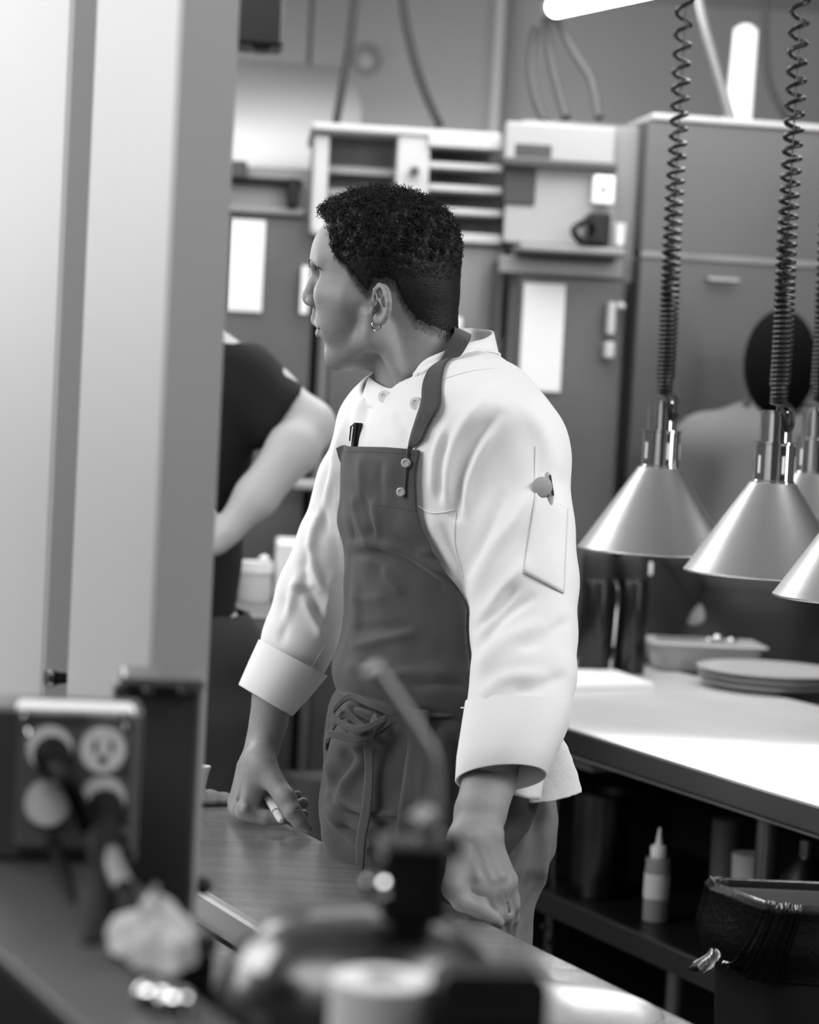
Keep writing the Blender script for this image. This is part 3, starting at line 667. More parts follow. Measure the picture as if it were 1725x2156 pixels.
def build_head():
    f = Field((-100, -105, -150), (142, 105, 142), 1.5)
    f.ell((22, 0, 60), (92, 74, 74)); f.ell((-14, 0, 32), (56, 60, 52), 20)
    f.ell((66, 0, 66), (50, 58, 46), 18)                                   # forehead
    f.ell((52, 0, -2), (52, 56, 62), 22)                                   # middle face
    f.ell((80, 0, -14), (26, 31, 32), 16)                                  # muzzle
    f.ell((75, 0, -58), (16, 20, 16), 16); f.ell((50, 0, -62), (36, 30, 13), 12)                                  # chin
    for s in (1, -1):
        f.cap((14, s * 56, -36), (70, s * 22, -60), 13, 13, 20)            # jaw
        f.cap((12, s * 60, -8), (14, s * 56, -34), 14, 13, 16)
        f.cap((80, s * 42, 14), (50, s * 57, 10), 17, 14, 26)              # cheekbone
        f.ell((62, s * 40, -18), (26, 20, 26), 16)                         # cheek
        f.cap((108, s * 10, 55), (88, s * 47, 56), 8, 7, 12)             # brow
        f.ell((102, s * 33, 39), (14, 17, 11), 10, 'cut')                   # socket
        f.ell((83, s * 32, 36), (13, 14, 12.6), 4)                     # closed lid over the eye
        f.chain([(94, s * 19, 31), (96, s * 27, 29.5), (94.5, s * 36, 29.5), (88, s * 45, 31)], [1.2] * 4, 1.0, 'cut')
        f.chain([(93, s * 20, 44), (92.5, s * 30, 46.5), (85, s * 43, 45)], [1.0] * 3, 2.0, 'cut')
    f.chain([(104, 0, 56), (108, 0, 44), (115, 0, 31), (121.5, 0, 17)], [9, 7.5, 8, 9.5], 9)
    f.ell((119.5, 0, 11), (11, 10, 9.5), 7)
    for s in (1, -1):
        f.ell((113, s * 11.5, 8), (9, 6, 7), 4); f.ell((116, s * 6.5, 1.5), (5, 3, 3), 1.5, 'cut')
        f.chain([(112, s * 17.5, 13), (106, s * 17, 8), (104, s * 15, 3)], [1.3] * 3, 3, 'cut')
        f.chain([(106, s * 20, -1), (99, s * 29, -14), (92, s * 32, -26)], [1.6] * 3, 7, 'cut')
    f.cap((113, 0, -4), (113, 0, -12), 3.5, 5, 6)
    for s in (1, -1):
        f.cap((111, 0, -17), (97, s * 24, -25), 5.5, 2.6, 4); f.cap((104.5, 0, -32), (94, s * 22, -27), 5.4, 2.6, 4)
        f.cap((112, s * 2, -25), (95, s * 27, -27), 1.5, 1.1, 1.5, 'cut')
    f.ell((100, 0, -45), (7, 18, 5), 7, 'cut')
    # neck
    n0 = W2H(W(823, 643, 2.965)); n1 = W2H(W(930, 862, 2.95))
    f.cap(n0 * .72 + n1 * .28, n1, 49, 55, 22); f.cap((-32, 0, 10), (-38, 0, -110), 42, 48, 22)
    f.cap((2, 52, -30), W2H(W(850, 820, 2.90)), 10, 9, 14)                 # neck muscle on the near side
    f.ell(W2H(W(812, 800, 2.955)), (9, 8, 12), 10)
    # ears
    for s in (1, -1):
        yy = lambda p: [(a, s * b, c - 2) for a, b, c in p]
        f.ell((-4, s * 80, 7), (13, 4, 23), 3, R=((1, s * .42, 0), (-s * .42, 1, 0), (0, 0, 1)))
        f.ell((-3, s * 74, 2), (9, 9, 14), 4)
        f.chain(yy([(9, 73, 12), (7, 76, 24), (1, 79, 29.5), (-6, 83, 26), (-12, 87, 18), (-14.5, 89, 9), (-14.5, 88, 0), (-12, 86, -7), (-7, 82, -13), (-1, 78, -14)]), [2.4, 2.8, 3.2, 3.9, 4.3, 4.2, 3.8, 3.8, 4.5, 5.2], 1.5)
        f.ell((1, s * 77, -13), (6.5, 4.2, 6.5), 3)
        f.ell((0, s * 84, 0), (7.5, 10, 9.5), 1.2, 'cut'); f.ell((0.5, s * 83, 16), (4.4, 8, 9), 1.0, 'cut', R=((1, 0, .35), (0, 1, 0), (-.35, 0, 1)))
        f.chain(yy([(5, 77, 22), (2, 80, 13), (-5, 85, 7), (-9, 86.5, 0), (-8, 85, -6), (-4, 83, -9.5)]), [1.6, 1.8, 2.0, 2.1, 2.0, 2.0], 1.0)
        f.ell((8.5, s * 77, -2), (3.6, 4, 5), 2.5)
    V_, F_ = f.mesh(); V_ = smooth_mesh(V_, F_, 2, 0.4)
    V_[:, 0] = np.where(V_[:, 0] > 40, 40 + (V_[:, 0] - 40) * .905, V_[:, 0])
    return V_, F_
HV, HF = build_head()
HN = vnormals(HV, HF)

# --- hands, in metres
def P3(l): return [W(*p[:3]) for p in l]
def RR(l): return [p[3] / ppm(p[2]) for p in l]
def build_right_hand():
    lo = W(455, 1770, 2.95); hi = W(690, 1440, 3.25)
    lo, hi = np.minimum(lo, hi) - .01, np.maximum(lo, hi) + .01; lo[1] = 2.95; hi[1] = 3.22; lo[2] = .885
    f = Field(lo, hi, 0.0013)
    def ch(l, k=0.010, kk=0.004, op='add', fl=None): f.chain(P3(l), RR(l), k, op, kk, fl)
    ch([(578, 1440, 3.10, 46), (566, 1520, 3.10, 40), (545, 1600, 3.085, 36)], 0, .004)
    ch([(548, 1590, 3.06, 24), (545, 1625, 3.055, 27)], .02)
    ch([(543, 1612, 3.06, 30), (524, 1702, 3.05, 19)], .014)
    ch([(530, 1615, 3.09, 28), (507, 1700, 3.075, 19.5)], .012)
    ch([(522, 1615, 3.11, 24), (499, 1698, 3.10, 19)], .012)
    ch([(520, 1620, 3.13, 22), (497, 1690, 3.125, 17)], .012)
    ch([(560, 1640, 3.08, 30), (572, 1690, 3.08, 26)], .016)
    ch([(558, 1618, 3.05, 27), (602, 1682, 3.02, 20)], .014)               # ball of the thumb
    ch([(602, 1680, 3.02, 20), (616, 1710, 3.01, 18)], .010); ch([(616, 1710, 3.01, 18), (631, 1730, 3.008, 14.5), (648, 1744, 3.008, 9.5)], .008, .006)
    ch([(514, 1708, 3.05, 20), (560, 1722, 3.045, 16.5), (592, 1722, 3.045, 15)], .006)
    ch([(592, 1722, 3.045, 14), (622, 1722, 3.06, 12), (639, 1714, 3.06, 10.5)], .003)
    ch([(505, 1704, 3.08, 19), (596, 1712, 3.08, 14), (622, 1700, 3.085, 12.5), (639, 1690.5, 3.085, 12)], .005)
    ch([(499, 1698, 3.105, 18), (588, 1698, 3.11, 14), (612, 1682, 3.11, 12), (626, 1674.5, 3.11, 10.5)], .005)
    ch([(497, 1690, 3.125, 15), (560, 1690, 3.14, 12), (596, 1682, 3.13, 11)], .005)
    ch([(516, 1702, 3.035, 9.5), (510, 1700, 3.045, 11)], .006)            # first knuckle
    for a, b in (((538, 1615, 3.056, 4), (514, 1690, 3.042, 5)), ((522, 1612, 3.07, 3), (500, 1678, 3.062, 4))):
        ch([a, b], .009)
    ch([(622, 1706, 2.999, 1), (630, 1702, 3.004, 1)], .0015, op='cut'); ch([(618, 1716, 2.999, 1), (628, 1709, 3.0, 1)], .0015, op='cut')
    ch([(552, 1716, 3.034, 1.4), (575, 1703, 3.03, 1.6), (590, 1704, 3.02, 1.6)], .003, op='cut')
    f.half((0, 0, .9015), (0, 0, -1), .004)
    V_, F_ = f.mesh(); return smooth_mesh(V_, F_, 2, .4), F_
def build_left_hand():
    a = W(900, 2000, 2.5); b = W(1150, 1540, 2.8); lo = np.minimum(a, b) - .02; hi = np.maximum(a, b) + .02; lo[1] = 2.5; hi[1] = 2.74
    f = Field(lo, hi, 0.0014)
    def ch(l, k=0.010, kk=0.004, op='add', fl=None): f.chain(P3(l), RR(l), k, op, kk, fl)
    ch([(1052, 1550, 2.715, 54), (1032, 1640, 2.675, 57), (1012, 1710, 2.64, 55), (1000, 1765, 2.622, 52)], 0, .004)
    ch([(978, 1770, 2.60, 30), (957, 1866, 2.575, 24)], .02)               # thumb side
    ch([(990, 1770, 2.61, 34), (1012, 1868, 2.59, 26)], .018)
    ch([(1005, 1770, 2.61, 34), (1040, 1868, 2.60, 24)], .014)
    ch([(1015, 1770, 2.615, 32), (1060, 1862, 2.608, 21)], .014)
    ch([(1022, 1775, 2.62, 28), (1072, 1852, 2.615, 18)], .012)
    ch([(985, 1800, 2.63, 40), (1000, 1870, 2.615, 36)], .014)
    ch([(955, 1872, 2.577, 23), (972, 1898, 2.572, 20), (1012, 1914, 2.572, 19.5)], .008)     # thumb along the counter
    ch([(1012, 1914, 2.572, 19), (1040, 1933, 2.572, 15), (1051, 1942, 2.574, 12)], .004)
    ch([(1012, 1868, 2.59, 25), (1042, 1925, 2.60, 20), (1052, 1990, 2.64, 16)], .008)
    ch([(1042, 1866, 2.60, 23), (1064, 1925, 2.612, 18), (1062, 1990, 2.66, 15)], .006)
    ch([(1062, 1858, 2.608, 20), (1080, 1905, 2.618, 15), (1080, 1932, 2.63, 14), (1072, 1985, 2.66, 13)], .005)
    ch([(1073, 1850, 2.615, 16), (1083, 1890, 2.625, 11), (1082, 1925, 2.64, 10)], .004)
    # tendons, veins, wrist bone and creases
    for l, o in (([(985, 1790, 2.590, 3.5), (1006, 1846, 2.579, 3)], 'add'), ([(998, 1785, 2.593, 3.5), (1036, 1850, 2.584, 5)], 'add'), ([(1010, 1780, 2.598, 3), (1056, 1845, 2.593, 5)], 'add'),
                 ([(1030, 1680, 2.630, 2.2), (1012, 1730, 2.612, 2.2), (1022, 1790, 2.593, 2)], 'add')):
        ch(l, .010, .004, o)
    f.ell(W(1036, 1752, 2.612), (.010, .008, .010), .014)
    ch([(1064, 1876, 2.588, 1.5), (1069, 1905, 2.60, 2.2), (1073, 1932, 2.61, 2.6)], .003, op='cut')
    ch([(1050, 1895, 2.585, 1.5), (1062, 1940, 2.59, 2.4)], .003, op='cut')
    for dy, w in ((0, 1.5), (9, 1.1), (-9, 1.0)):
        ch([(958, 1888 + dy, 2.558, w), (985, 1881 + dy, 2.553, w), (1008, 1890 + dy, 2.555, w), (1024, 1904 + dy, 2.56, w)], .0022, op='cut')
    V_, F_ = f.mesh(); return smooth_mesh(V_, F_, 2, .4), F_
RV, RF = build_right_hand(); LV, LF = build_left_hand()

# --- torso of cloth: rows (py, centre px, half width px, breadth over depth)
TORSO = [(742, 985, 52, 1.2), (756, 983, 84, 1.4), (775, 972, 122, 1.7), (800, 952, 162, 2.0), (829, 945, 190, 2.2), (872, 944, 208, 2.1), (930, 948, 218, 1.8),
         (1000, 950, 226, 1.65), (1100, 950, 226, 1.6), (1170, 953, 220, 1.6), (1300, 953, 222, 1.55), (1400, 948, 228, 1.5), (1470, 945, 222, 1.45), (1560, 934, 226, 1.4), (1700, 926, 226, 1.3), (1800, 930, 215, 1.3)]
YB = 2.935
class Loft:
    def __init__(s, rows, Y, grow=0.0):
        z = []; c = []; a = []; b = []
        for py, cx, w, k in rows:
            p = W(cx, py, Y); z.append(p[2]); c.append(p[:2]); aa = w / ppm(Y) / math.sqrt(.8187 + .1813 * k * k); a.append(aa + grow); b.append(aa * k + grow)
        o = np.argsort(z); zz = np.array(z)[o]; s.z = np.linspace(zz[0], zz[-1], 240)
        def sm(v):
            v = np.interp(s.z, zz, np.array(v)[o]); ker = np.hanning(17); ker /= ker.sum(); return np.convolve(np.pad(v, 8, 'edge'), ker, 'valid')
        s.cx = sm([q[0] for q in c]); s.cy = sm([q[1] for q in c]); s.a = sm(a); s.b = sm(b)
    def at(s, z): return (np.interp(z, s.z, q) for q in (s.cx, s.cy, s.a, s.b))
    def point(s, z, th, off=0.0):
        cx, cy, a, b = s.at(z); z = np.asarray(z, float)
        x = (a + off) * np.cos(th); y = (b + off) * np.sin(th)
        return np.stack([cx + x * F_dir[0] + y * S_dir[0], cy + x * F_dir[1] + y * S_dir[1], z + 0 * x], -1)
    def theta(s, px, z, off=0.0):
        th = np.radians(np.linspace(-38, 150, 400)); P = s.point(np.full(400, z), th, off); q, _, _ = proj(P)
        return float(np.interp(px, q, th))
    def add(s, f, k=0.0, op='add', grow=0.0):
        cx, cy, a, b = s.at(f.ax[2]); X = f.ax[0][:, None, None] - cx; Y = f.ax[1][None, :, None] - cy; Z = f.ax[2][None, None, :]
        x = X * F_dir[0] + Y * F_dir[1]; y = X * S_dir[0] + Y * S_dir[1]; a = a + grow; b = b + grow
        q = np.sqrt((x / a) ** 2 + (y / b) ** 2); g = np.sqrt((x / a ** 2) ** 2 + (y / b ** 2) ** 2) + 1e-6
        d = q * (q - 1) / np.maximum(g, 1e-3)
        d = np.where(q < .2, -np.minimum(a, b) * .8 + 0 * q, d)
        d = np.maximum(d, np.maximum(Z - s.z[-1], s.z[0] - Z))
        f.blend((slice(None),) * 3, d, k, op)
torso = Loft(TORSO, YB)

# --- the body: one mesh from crown to feet
def build_core():
    f = Field((-.30, 2.45, -.01), (.42, 3.35, 1.50), .009)
    torso.add(f, grow=-.022)
    f.chain(P3([(1062, 930, 2.83, 1), (1100, 1330, 2.77, 1), (1040, 1600, 2.67, 1)]), [.045, .038, .028], .02)
    f.chain(P3([(805, 920, 3.05, 1), (664, 1240, 3.12, 1), (572, 1480, 3.10, 1)]), [.028, .025, .022], .02)
    f.cap(W(900, 790, 2.95), W(950, 880, 2.94), .045, .06, .02)
    for px, Y, fx in ((985, 2.86, 0), (905, 3.02, 0)):
        h = W(px, 1760, Y); f.chain([h, (h[0] + .03, h[1] + .02, .48), (h[0] + .07, h[1] + .02, .1)], [.075, .052, .036], .03)
        f.cap((h[0] + .08, h[1] + .03, .045), (h[0] - .09, h[1] - .05, .035), .034, .03, .02)
    V_, F_ = f.mesh(); return V_, F_
CV, CF = build_core()
off = [0]; allV = []; allF = []
for v, q in ((H2W(HV), HF), (RV, RF), (LV, LF), (CV, CF)):
    allV.append(v); allF.append(q + sum(len(a) for a in allV[:-1]))
chef = make('person', np.vstack(allV), np.vstack(allF), M_skin, None, True, True)
tag(chef, 'cook in white jacket and dark apron looking left, hands on the steel counter', 'person')

# hairline: lower limit of the hair for a place on the side of the head
XL = [-84, -71, -37, -29, -22, -14, 12, 19, 26, 40, 48, 62, 66, 68, 80, 94, 112]
ZL = [-38, -37, -24, -12, -2, 20, 22, 4, 14, 31, 44, 57, 72, 90, 100, 103, 105]
def hair_amount(P, jag=True):
    x, y, z = P[:, 0], P[:, 1], P[:, 2]
    low = np.interp(x, XL, ZL) + (1 - np.clip(np.abs(y) / 60, 0, 1)) * np.interp(x, [60, 100], [0, 4])
    if jag: low = low + 2.5 * vnoise(P, 6.0, 3)
    band = np.interp(x, [-80, -30, 20, 45, 70, 110], [26, 30, 30, 18, 7, 5])
    m = np.clip((z - low) / band, 0, 1)
    ear = (np.abs(y) > 72.5) & (x > -22) & (x < 14) & (z < 33)
    m[ear] = 0; m[z < -46] = 0
    return m
st = np.zeros(sum(len(a) for a in allV)); ha = hair_amount(HV)
beard = np.clip((8 - HV[:, 2]) / 25, 0, 1) * np.clip((HV[:, 0] - 10) / 20, 0, 1) * np.clip((HV[:, 2] + 85) / 20, 0, 1) * (0.16 + 0.1 * vnoise(HV, 2.0, 5))
lips = (np.hypot((HV[:, 2] + 25) / 9, HV[:, 1] / 24) < 1) & (HV[:, 0] > 98)
st[:len(HV)] = np.clip(ha ** .55 * 1.0 + beard * (~lips) + .12 * lips, 0, 1)
at = chef.data.attributes.new('stubble', 'FLOAT', 'POINT'); at.data.foreach_set('value', st.astype(np.float32))

# --- hair: a close shell, short combed strands at the sides and curls on top
def thick(P):
    x, y, z = P[:, 0], P[:, 1], P[:, 2]
    side = np.interp(z, [-20, 10, 40, 62, 85, 110], [.8, 2.0, 4, 8, 17, 24]); fr = np.interp(x, [60, 85, 104], [1, 1, .85])
    back = np.interp(x, [-80, -55, -20], [.8, 1, 1])
    return side * fr * back
def scalp_faces():
    k = (ha[HF] > .5).all(1); return HF[k]
def build_hair():
    sf = scalp_faces(); used = np.unique(sf); rem = -np.ones(len(HV), int); rem[used] = np.arange(len(used))
    P = HV[used]; N = HN[used]; t = thick(P) * np.clip((ha[used] - .5) * 2.2, 0.0, 1)
    lump = vnoise(P, 7, 1) * .5 + vnoise(P, 3.6, 2) * .5
    tt = np.clip(t * .72 + lump * np.clip(t - 4, 0, 6) * .75, .1, 30)
    Vh = [H2W(P + N * tt[:, None])]; Fh = [tuple(q) for q in rem[sf].tolist()]
    base = make('hair', Vh[0], Fh, M_hair, chef, True, False)
    # face centres as seeds
    A = HV[HF[:, 0]]; C = HV[HF].mean(1); Nn = HN[HF].mean(1); Nn /= np.linalg.norm(Nn, axis=1)[:, None]
    area_ = np.linalg.norm(np.cross(HV[HF[:, 2]] - A, HV[HF[:, 1]] - HV[HF[:, 3]]), axis=1) / 2
    hc = hair_amount(C, False); tk = thick(C)
    verts = []; faces = []; nv = 0
    def strands(idx, npts, rad, mk, nside=4):
        nonlocal nv
        n = len(idx); Q = mk(idx, npts)                      # n, npts, 3
        T = np.gradient(Q, axis=1); T /= np.linalg.norm(T, axis=2)[..., None] + 1e-9
        rv = RNG.normal(size=(n, 1, 3)); N1 = rv - T * (rv * T).sum(2)[..., None]; N1 /= np.linalg.norm(N1, axis=2)[..., None] + 1e-9; N2 = np.cross(T, N1)
        R = rad[:, None] * np.interp(np.linspace(0, 1, npts), [0, .8, 1], [1, .9, .35])[None, :]
        ang = np.arange(nside) * 2 * PI / nside
        G = Q[:, :, None, :] + R[:, :, None, None] * (np.cos(ang)[None, None, :, None] * N1[:, :, None, :] + np.sin(ang)[None, None, :, None] * N2[:, :, None, :])
        base_ = (np.arange(n) * npts * nside)[:, None, None] + (np.arange(npts - 1) * nside)[None, :, None] + np.arange(nside)[None, None, :]
        nxt = (np.arange(n) * npts * nside)[:, None, None] + (np.arange(npts - 1) * nside)[None, :, None] + ((np.arange(nside) + 1) % nside)[None, None, :]
        fs = np.stack([base_, nxt, nxt + nside, base_ + nside], -1).reshape(-1, 4) + nv
        verts.append(G.reshape(-1, 3)); faces.append(fs); nv += n * npts * nside
    def curls(idx, npts):
        n = len(idx); p = C[idx]; nn = Nn[idx]; t = tk[idx]
        ax = nn + RNG.normal(size=(n, 3)) * .75; ax /= np.linalg.norm(ax, axis=1)[:, None]
        a = RNG.normal(size=(n, 3)); e1 = a - ax * (a * ax).sum(1)[:, None]; e1 /= np.linalg.norm(e1, axis=1)[:, None]; e2 = np.cross(ax, e1)
        R = RNG.uniform(1.7, 4.0, n) * np.clip(t / 15, .3, 1); turns = RNG.uniform(1.1, 2.2, n); s = np.linspace(0, 1, npts)
        rise = RNG.uniform(.35, .75, n) * t * .8
        start = p + nn * (t * RNG.uniform(.35, .62, n))[:, None]
        phi = RNG.uniform(0, 2 * PI, n)[:, None] + turns[:, None] * 2 * PI * s[None, :]
        rr = R[:, None] * np.interp(s, [0, .2, 1], [.5, 1, .75])[None, :]
        return start[:, None, :] + ax[:, None, :] * (rise[:, None] * s[None, :])[..., None] + e1[:, None, :] * (rr * np.cos(phi))[..., None] + e2[:, None, :] * (rr * np.sin(phi))[..., None]
    def shorts(idx, npts):
        n = len(idx); p = C[idx]; nn = Nn[idx]; t = tk[idx]
        d = np.array([-.35, 0, -1.0])[None, :] + RNG.normal(size=(n, 3)) * .35; d -= nn * (d * nn).sum(1)[:, None]; d /= np.linalg.norm(d, axis=1)[:, None]
        L = np.clip(t, 2.2, 8) * RNG.uniform(.7, 1.2, n); s = np.linspace(0, 1, npts)
        wob = RNG.normal(size=(n, 3)) * .6
        return p[:, None, :] + nn[:, None, :] * (np.clip(t * .62, .1, 9)[:, None] * (.25 + .75 * s[None, :]))[..., None] + d[:, None, :] * (L[:, None] * s[None, :])[..., None] + wob[:, None, :] * (np.sin(s * 3) * 1.0)[None, :, None]
    keep = np.where((hc > .6) & (C[:, 2] > 40))[0]; w = area_[keep] * np.interp(C[keep, 2], [40, 85], [.3, 1]); w /= w.sum()
    idx = RNG.choice(keep, 8000, p=w); strands(idx, 14, RNG.uniform(.25, .62, len(idx)), curls)
    keep = np.where((hc > .03) & (C[:, 2] < 84))[0]; w = area_[keep] * np.clip(hc[keep] * 1.3, .05, 1); w /= w.sum()
    idx = RNG.choice(keep, 17000, p=w); strands(idx, 4, RNG.uniform(.12, .2, len(idx)), shorts, 3)
    Vv = np.vstack(verts)
    o = make('curls', H2W(Vv), np.vstack(faces), M_hair, base, True, False); o['kind'] = 'stuff'
    # brows and lashes
    vs = []; fs = []
    mb = MB()
    for sgn in (1, -1):
        for i in range(340):
            t = random.random(); p = np.array([np.interp(t, [0, .5, 1], [104, 98, 84]), sgn * np.interp(t, [0, .5, 1], [8, 28, 52]), np.interp(t, [0, .55, 1], [53, 57, 49]) + random.uniform(-2.6, 2.6) * (1 - .6 * t)])
            d = np.array([-.35, sgn * .9, .35 - .6 * t]) ; d /= np.linalg.norm(d)
            j = np.argmin(((HV - p) ** 2).sum(1)); q = HV[j] + HN[j] * .2
            mb.tube([H2W(q), H2W(q + d * 3 + HN[j] * .9), H2W(q + d * 6 + HN[j] * .6)], [.00028, .00026, .0001], 3, False)
        for i in range(26):
            t = i / 25; p = np.array([np.interp(t, [0, .5, 1], [89, 90.5, 83]), sgn * np.interp(t, [0, 1], [20, 46]), np.interp(t, [0, .5, 1], [30, 28, 30.5])])
            mb.tube([H2W(p), H2W(p + np.array([3, sgn * 2 * t, -2.6])), H2W(p + np.array([5.5, sgn * 4 * t, -4]))], [.00028, .0002, .0001], 3, False)
    make('eyebrows', mb.v, mb.f, M_hair, chef, True, False)
build_hair()
# earring: an open hoop through the near lobe
mb = MB(); c = np.array([1.5, 81, -21.5])
mb.tube([H2W(c + np.array([math.cos(a) * 5.6, .6 * math.sin(a), math.sin(a) * 5.6])) for a in np.linspace(math.radians(125), math.radians(392), 26)], [.0009] * 26, 8)
obj('earring', mb, mat('polished_silver', 230, .12, 1.0), chef)

# --- chef jacket
def build_jacket():
    f = Field((-.235, 2.56, .80), (.25, 3.30, 1.545), .0042)
    torso.add(f)
    ns = [(1082, 968, 2.83, 112), (1091, 1100, 2.80, 116), (1102, 1230, 2.775, 115), (1105, 1330, 2.755, 112), (1102, 1420, 2.73, 110), (1093, 1500, 2.71, 106), (1088, 1530, 2.70, 100)]
    f.chain(P3(ns), RR(ns), .02, 'add', .01)
    f.cap(W(1010, 860, 2.86), W(1082, 935, 2.83), .060, .058, .03)
    fs = [(806, 905, 3.04, 84), (750, 1010, 3.08, 77), (706, 1130, 3.105, 76), (664, 1250, 3.12, 78), (632, 1345, 3.12, 77), (612, 1400, 3.12, 72)]
    f.chain(P3(fs), RR(fs), .022, 'add', .01)
    f.cap(W(842, 850, 2.99), W(806, 900, 3.04), .05, .052, .03)
    # neck opening
    f.cap(W(800, 640, 2.955), W(925, 865, 2.945), .058, .064, .004, 'cut')
    f.ell(W(830, 790, 2.955), (.05, .05, .04), .004, 'cut')
    f.half(W(900, 1660, 2.9), (0, 0, -1))
    f.cap(W(1075, 1560, 2.69), W(1040, 1700, 2.64), .05, .05, .002, 'cut')
    V_, F_ = f.mesh(); V_ = smooth_mesh(V_, F_, 3, .5)
    L = [  # pulled cloth on the near sleeve, shoulder and chest
        ([(990, 1260), (1030, 1170), (1090, 1090), (1140, 1010)], 16, .0035), ([(1005, 1330), (1060, 1240), (1120, 1180)], 14, .004), ([(985, 1215), (1030, 1120), (1060, 1030)], 12, -.003),
        ([(995, 1330), (1040, 1290), (1090, 1230)], 10, -.0045), ([(1000, 1420), (1060, 1350), (1150, 1310)], 18, .003), ([(1010, 1480), (1060, 1430), (1160, 1420)], 14, .003),
        ([(1205, 1300), (1150, 1340), (1090, 1370)], 12, -.003), ([(960, 1100), (965, 1010), (1000, 930), (1060, 860)], 13, -.007), ([(945, 1080), (948, 980), (975, 900), (1030, 830)], 12, .005),
        ([(925, 1060), (925, 980), (945, 910)], 8, -.004), ([(910, 1040), (915, 960), (940, 890)], 8, .003), ([(980, 1090), (990, 1000), (1040, 900)], 12, .004),
        ([(1100, 840), (1150, 920), (1180, 1010)], 20, .003), ([(960, 860), (1010, 810), (1060, 790)], 12, -.002), ([(1000, 1380), (1060, 1300), (1130, 1250)], 9, -.004),
        ([(930, 1100), (950, 1160), (975, 1220)], 10, -.003), ([(900, 1080), (930, 1150), (965, 1210)], 10, .003), ([(1195, 1420), (1130, 1450), (1080, 1460)], 12, -.003),
        # far sleeve
        ([(735, 870), (715, 930), (690, 1030), (665, 1120)], 8, .004), ([(752, 880), (735, 950), (715, 1040), (722, 1120)], 7, -.004), ([(715, 1010), (715, 1090), (728, 1170), (733, 1240)], 7, .004),
        ([(668, 1080), (655, 1170), (680, 1240), (678, 1250)], 9, .006), ([(640, 1190), (615, 1260), (590, 1330)], 9, .004), ([(655, 1150), (640, 1215), (690, 1330)], 10, -.006),
        ([(600, 1250), (598, 1320), (592, 1360)], 10, -.003), ([(640, 1250), (665, 1310), (680, 1350)], 10, .004), ([(700, 1200), (690, 1270), (670, 1340)], 9, .003), ([(660, 1240), (640, 1230), (612, 1235)], 8, .004),
        ([(700, 960), (680, 1050), (690, 1130)], 7, -.003),
        ([(790, 830), (770, 870), (762, 930)], 6, -.003), ([(775, 830), (752, 870), (745, 930)], 7, .003), ([(830, 870), (850, 900), (860, 935)], 10, -.002)]
    V_ = creases(V_, F_, [(p_, w_, h_ * 1.35) for p_, w_, h_ in L])
    V_ = V_ + vnormals(V_, F_) * (vnoise(V_, .045, 9) * .0018 + vnoise(V_ * [1, 1, .5], .02, 19) * .0009)[:, None]
    return smooth_mesh(V_, F_, 1, .4), F_
JV, JF = build_jacket()
jacket = make('chef_jacket', JV, JF, M_jacket, chef, True, True)
from mathutils.bvhtree import BVHTree
def bvh(V_, F_): return BVHTree.FromPolygons([tuple(v) for v in V_], [tuple(q) for q in F_.tolist()])
JB = bvh(JV, JF)
def cast(B, px, py, off=0.0):
    d = ray(px, py); d = d / np.linalg.norm(d); h = B.ray_cast(Vector(CAM + d * 1.5), Vector(d))
    if h[0] is None: return None
    n = np.array(h[1]); n = -n if n @ d > 0 else n
    return np.array(h[0]) + n * off
def patch(B, tl, tr, br, bl, nu, nv, off, bulge=0.0):
    G = []
    for i in range(nv + 1):
        row = []
        for j in range(nu + 1):
            u, v = j / nu, i / nv; q = (1 - u) * (1 - v) * np.array(tl) + u * (1 - v) * np.array(tr) + u * v * np.array(br) + (1 - u) * v * np.array(bl)
            p = cast(B, q[0], q[1], off + bulge * math.sin(PI * u) * .5); row.append(p if p is not None else (row[-1] if row else G[-1][j]))
        G.append(row)
    return G
def seam(B, pts, r, off=0.0004, n=8): return [p for p in (cast(B, x, y, off) for x, y in cr(pts, n)) if p is not None]

# turned cuffs: open double-walled bands
def band(name, rings, m, parent, thick=.0028, n=56, wav=0.0):
    """rings: (left point, right point, towards-camera radius vector)"""
    G = []
    def ring(c, e1, e2, sh): return [c + (math.cos(t)) * e1 * sh + (math.sin(t)) * e2 * sh + wav * ZZ * math.sin(3 * t + 1) for t in np.linspace(0, 2 * PI, n, endpoint=False)]
    R = [(0.5 * (a + b), 0.5 * (b - a), e) for a, b, e in rings]
    r0 = np.linalg.norm(R[0][1])
    for c, e1, e2 in R: G.append(ring(c, e1, e2, 1))
    lastc = R[-1]; ax = R[-1][0] - R[-2][0]; ax /= np.linalg.norm(ax)
    G.append(ring(lastc[0] + ax * .0012, lastc[1], lastc[2], 1 - .4 * thick / r0))
    for c, e1, e2 in R[::-1]: G.append(ring(c, e1, e2, 1 - thick / r0 * 1.4))
    mb = MB().grid(np.array(G), wrap=True); return make(name, mb.v, mb.f, m, parent, True, True)
band('cuff', [(W(980, 1476, 2.71), W(1203, 1492, 2.71), np.array([.004, -.055, .018])), (W(973, 1520, 2.70), W(1194, 1532, 2.70), np.array([.004, -.056, .020])),
              (W(962, 1590, 2.68), W(1168, 1590, 2.685), np.array([.004, -.052, .024])), (W(959, 1640, 2.67), W(1151, 1634, 2.675), np.array([.004, -.048, .024]))], M_jacket, jacket)
band('cuff', [(W(545, 1346, 3.12), W(690, 1423, 3.11), np.array([.0, -.052, .007])), (W(524, 1392, 3.12), W(658, 1462, 3.11), np.array([.0, -.050, .007])),
              (W(503, 1440, 3.12), W(617, 1507, 3.11), np.array([.0, -.045, .007]))], M_jacket, jacket)
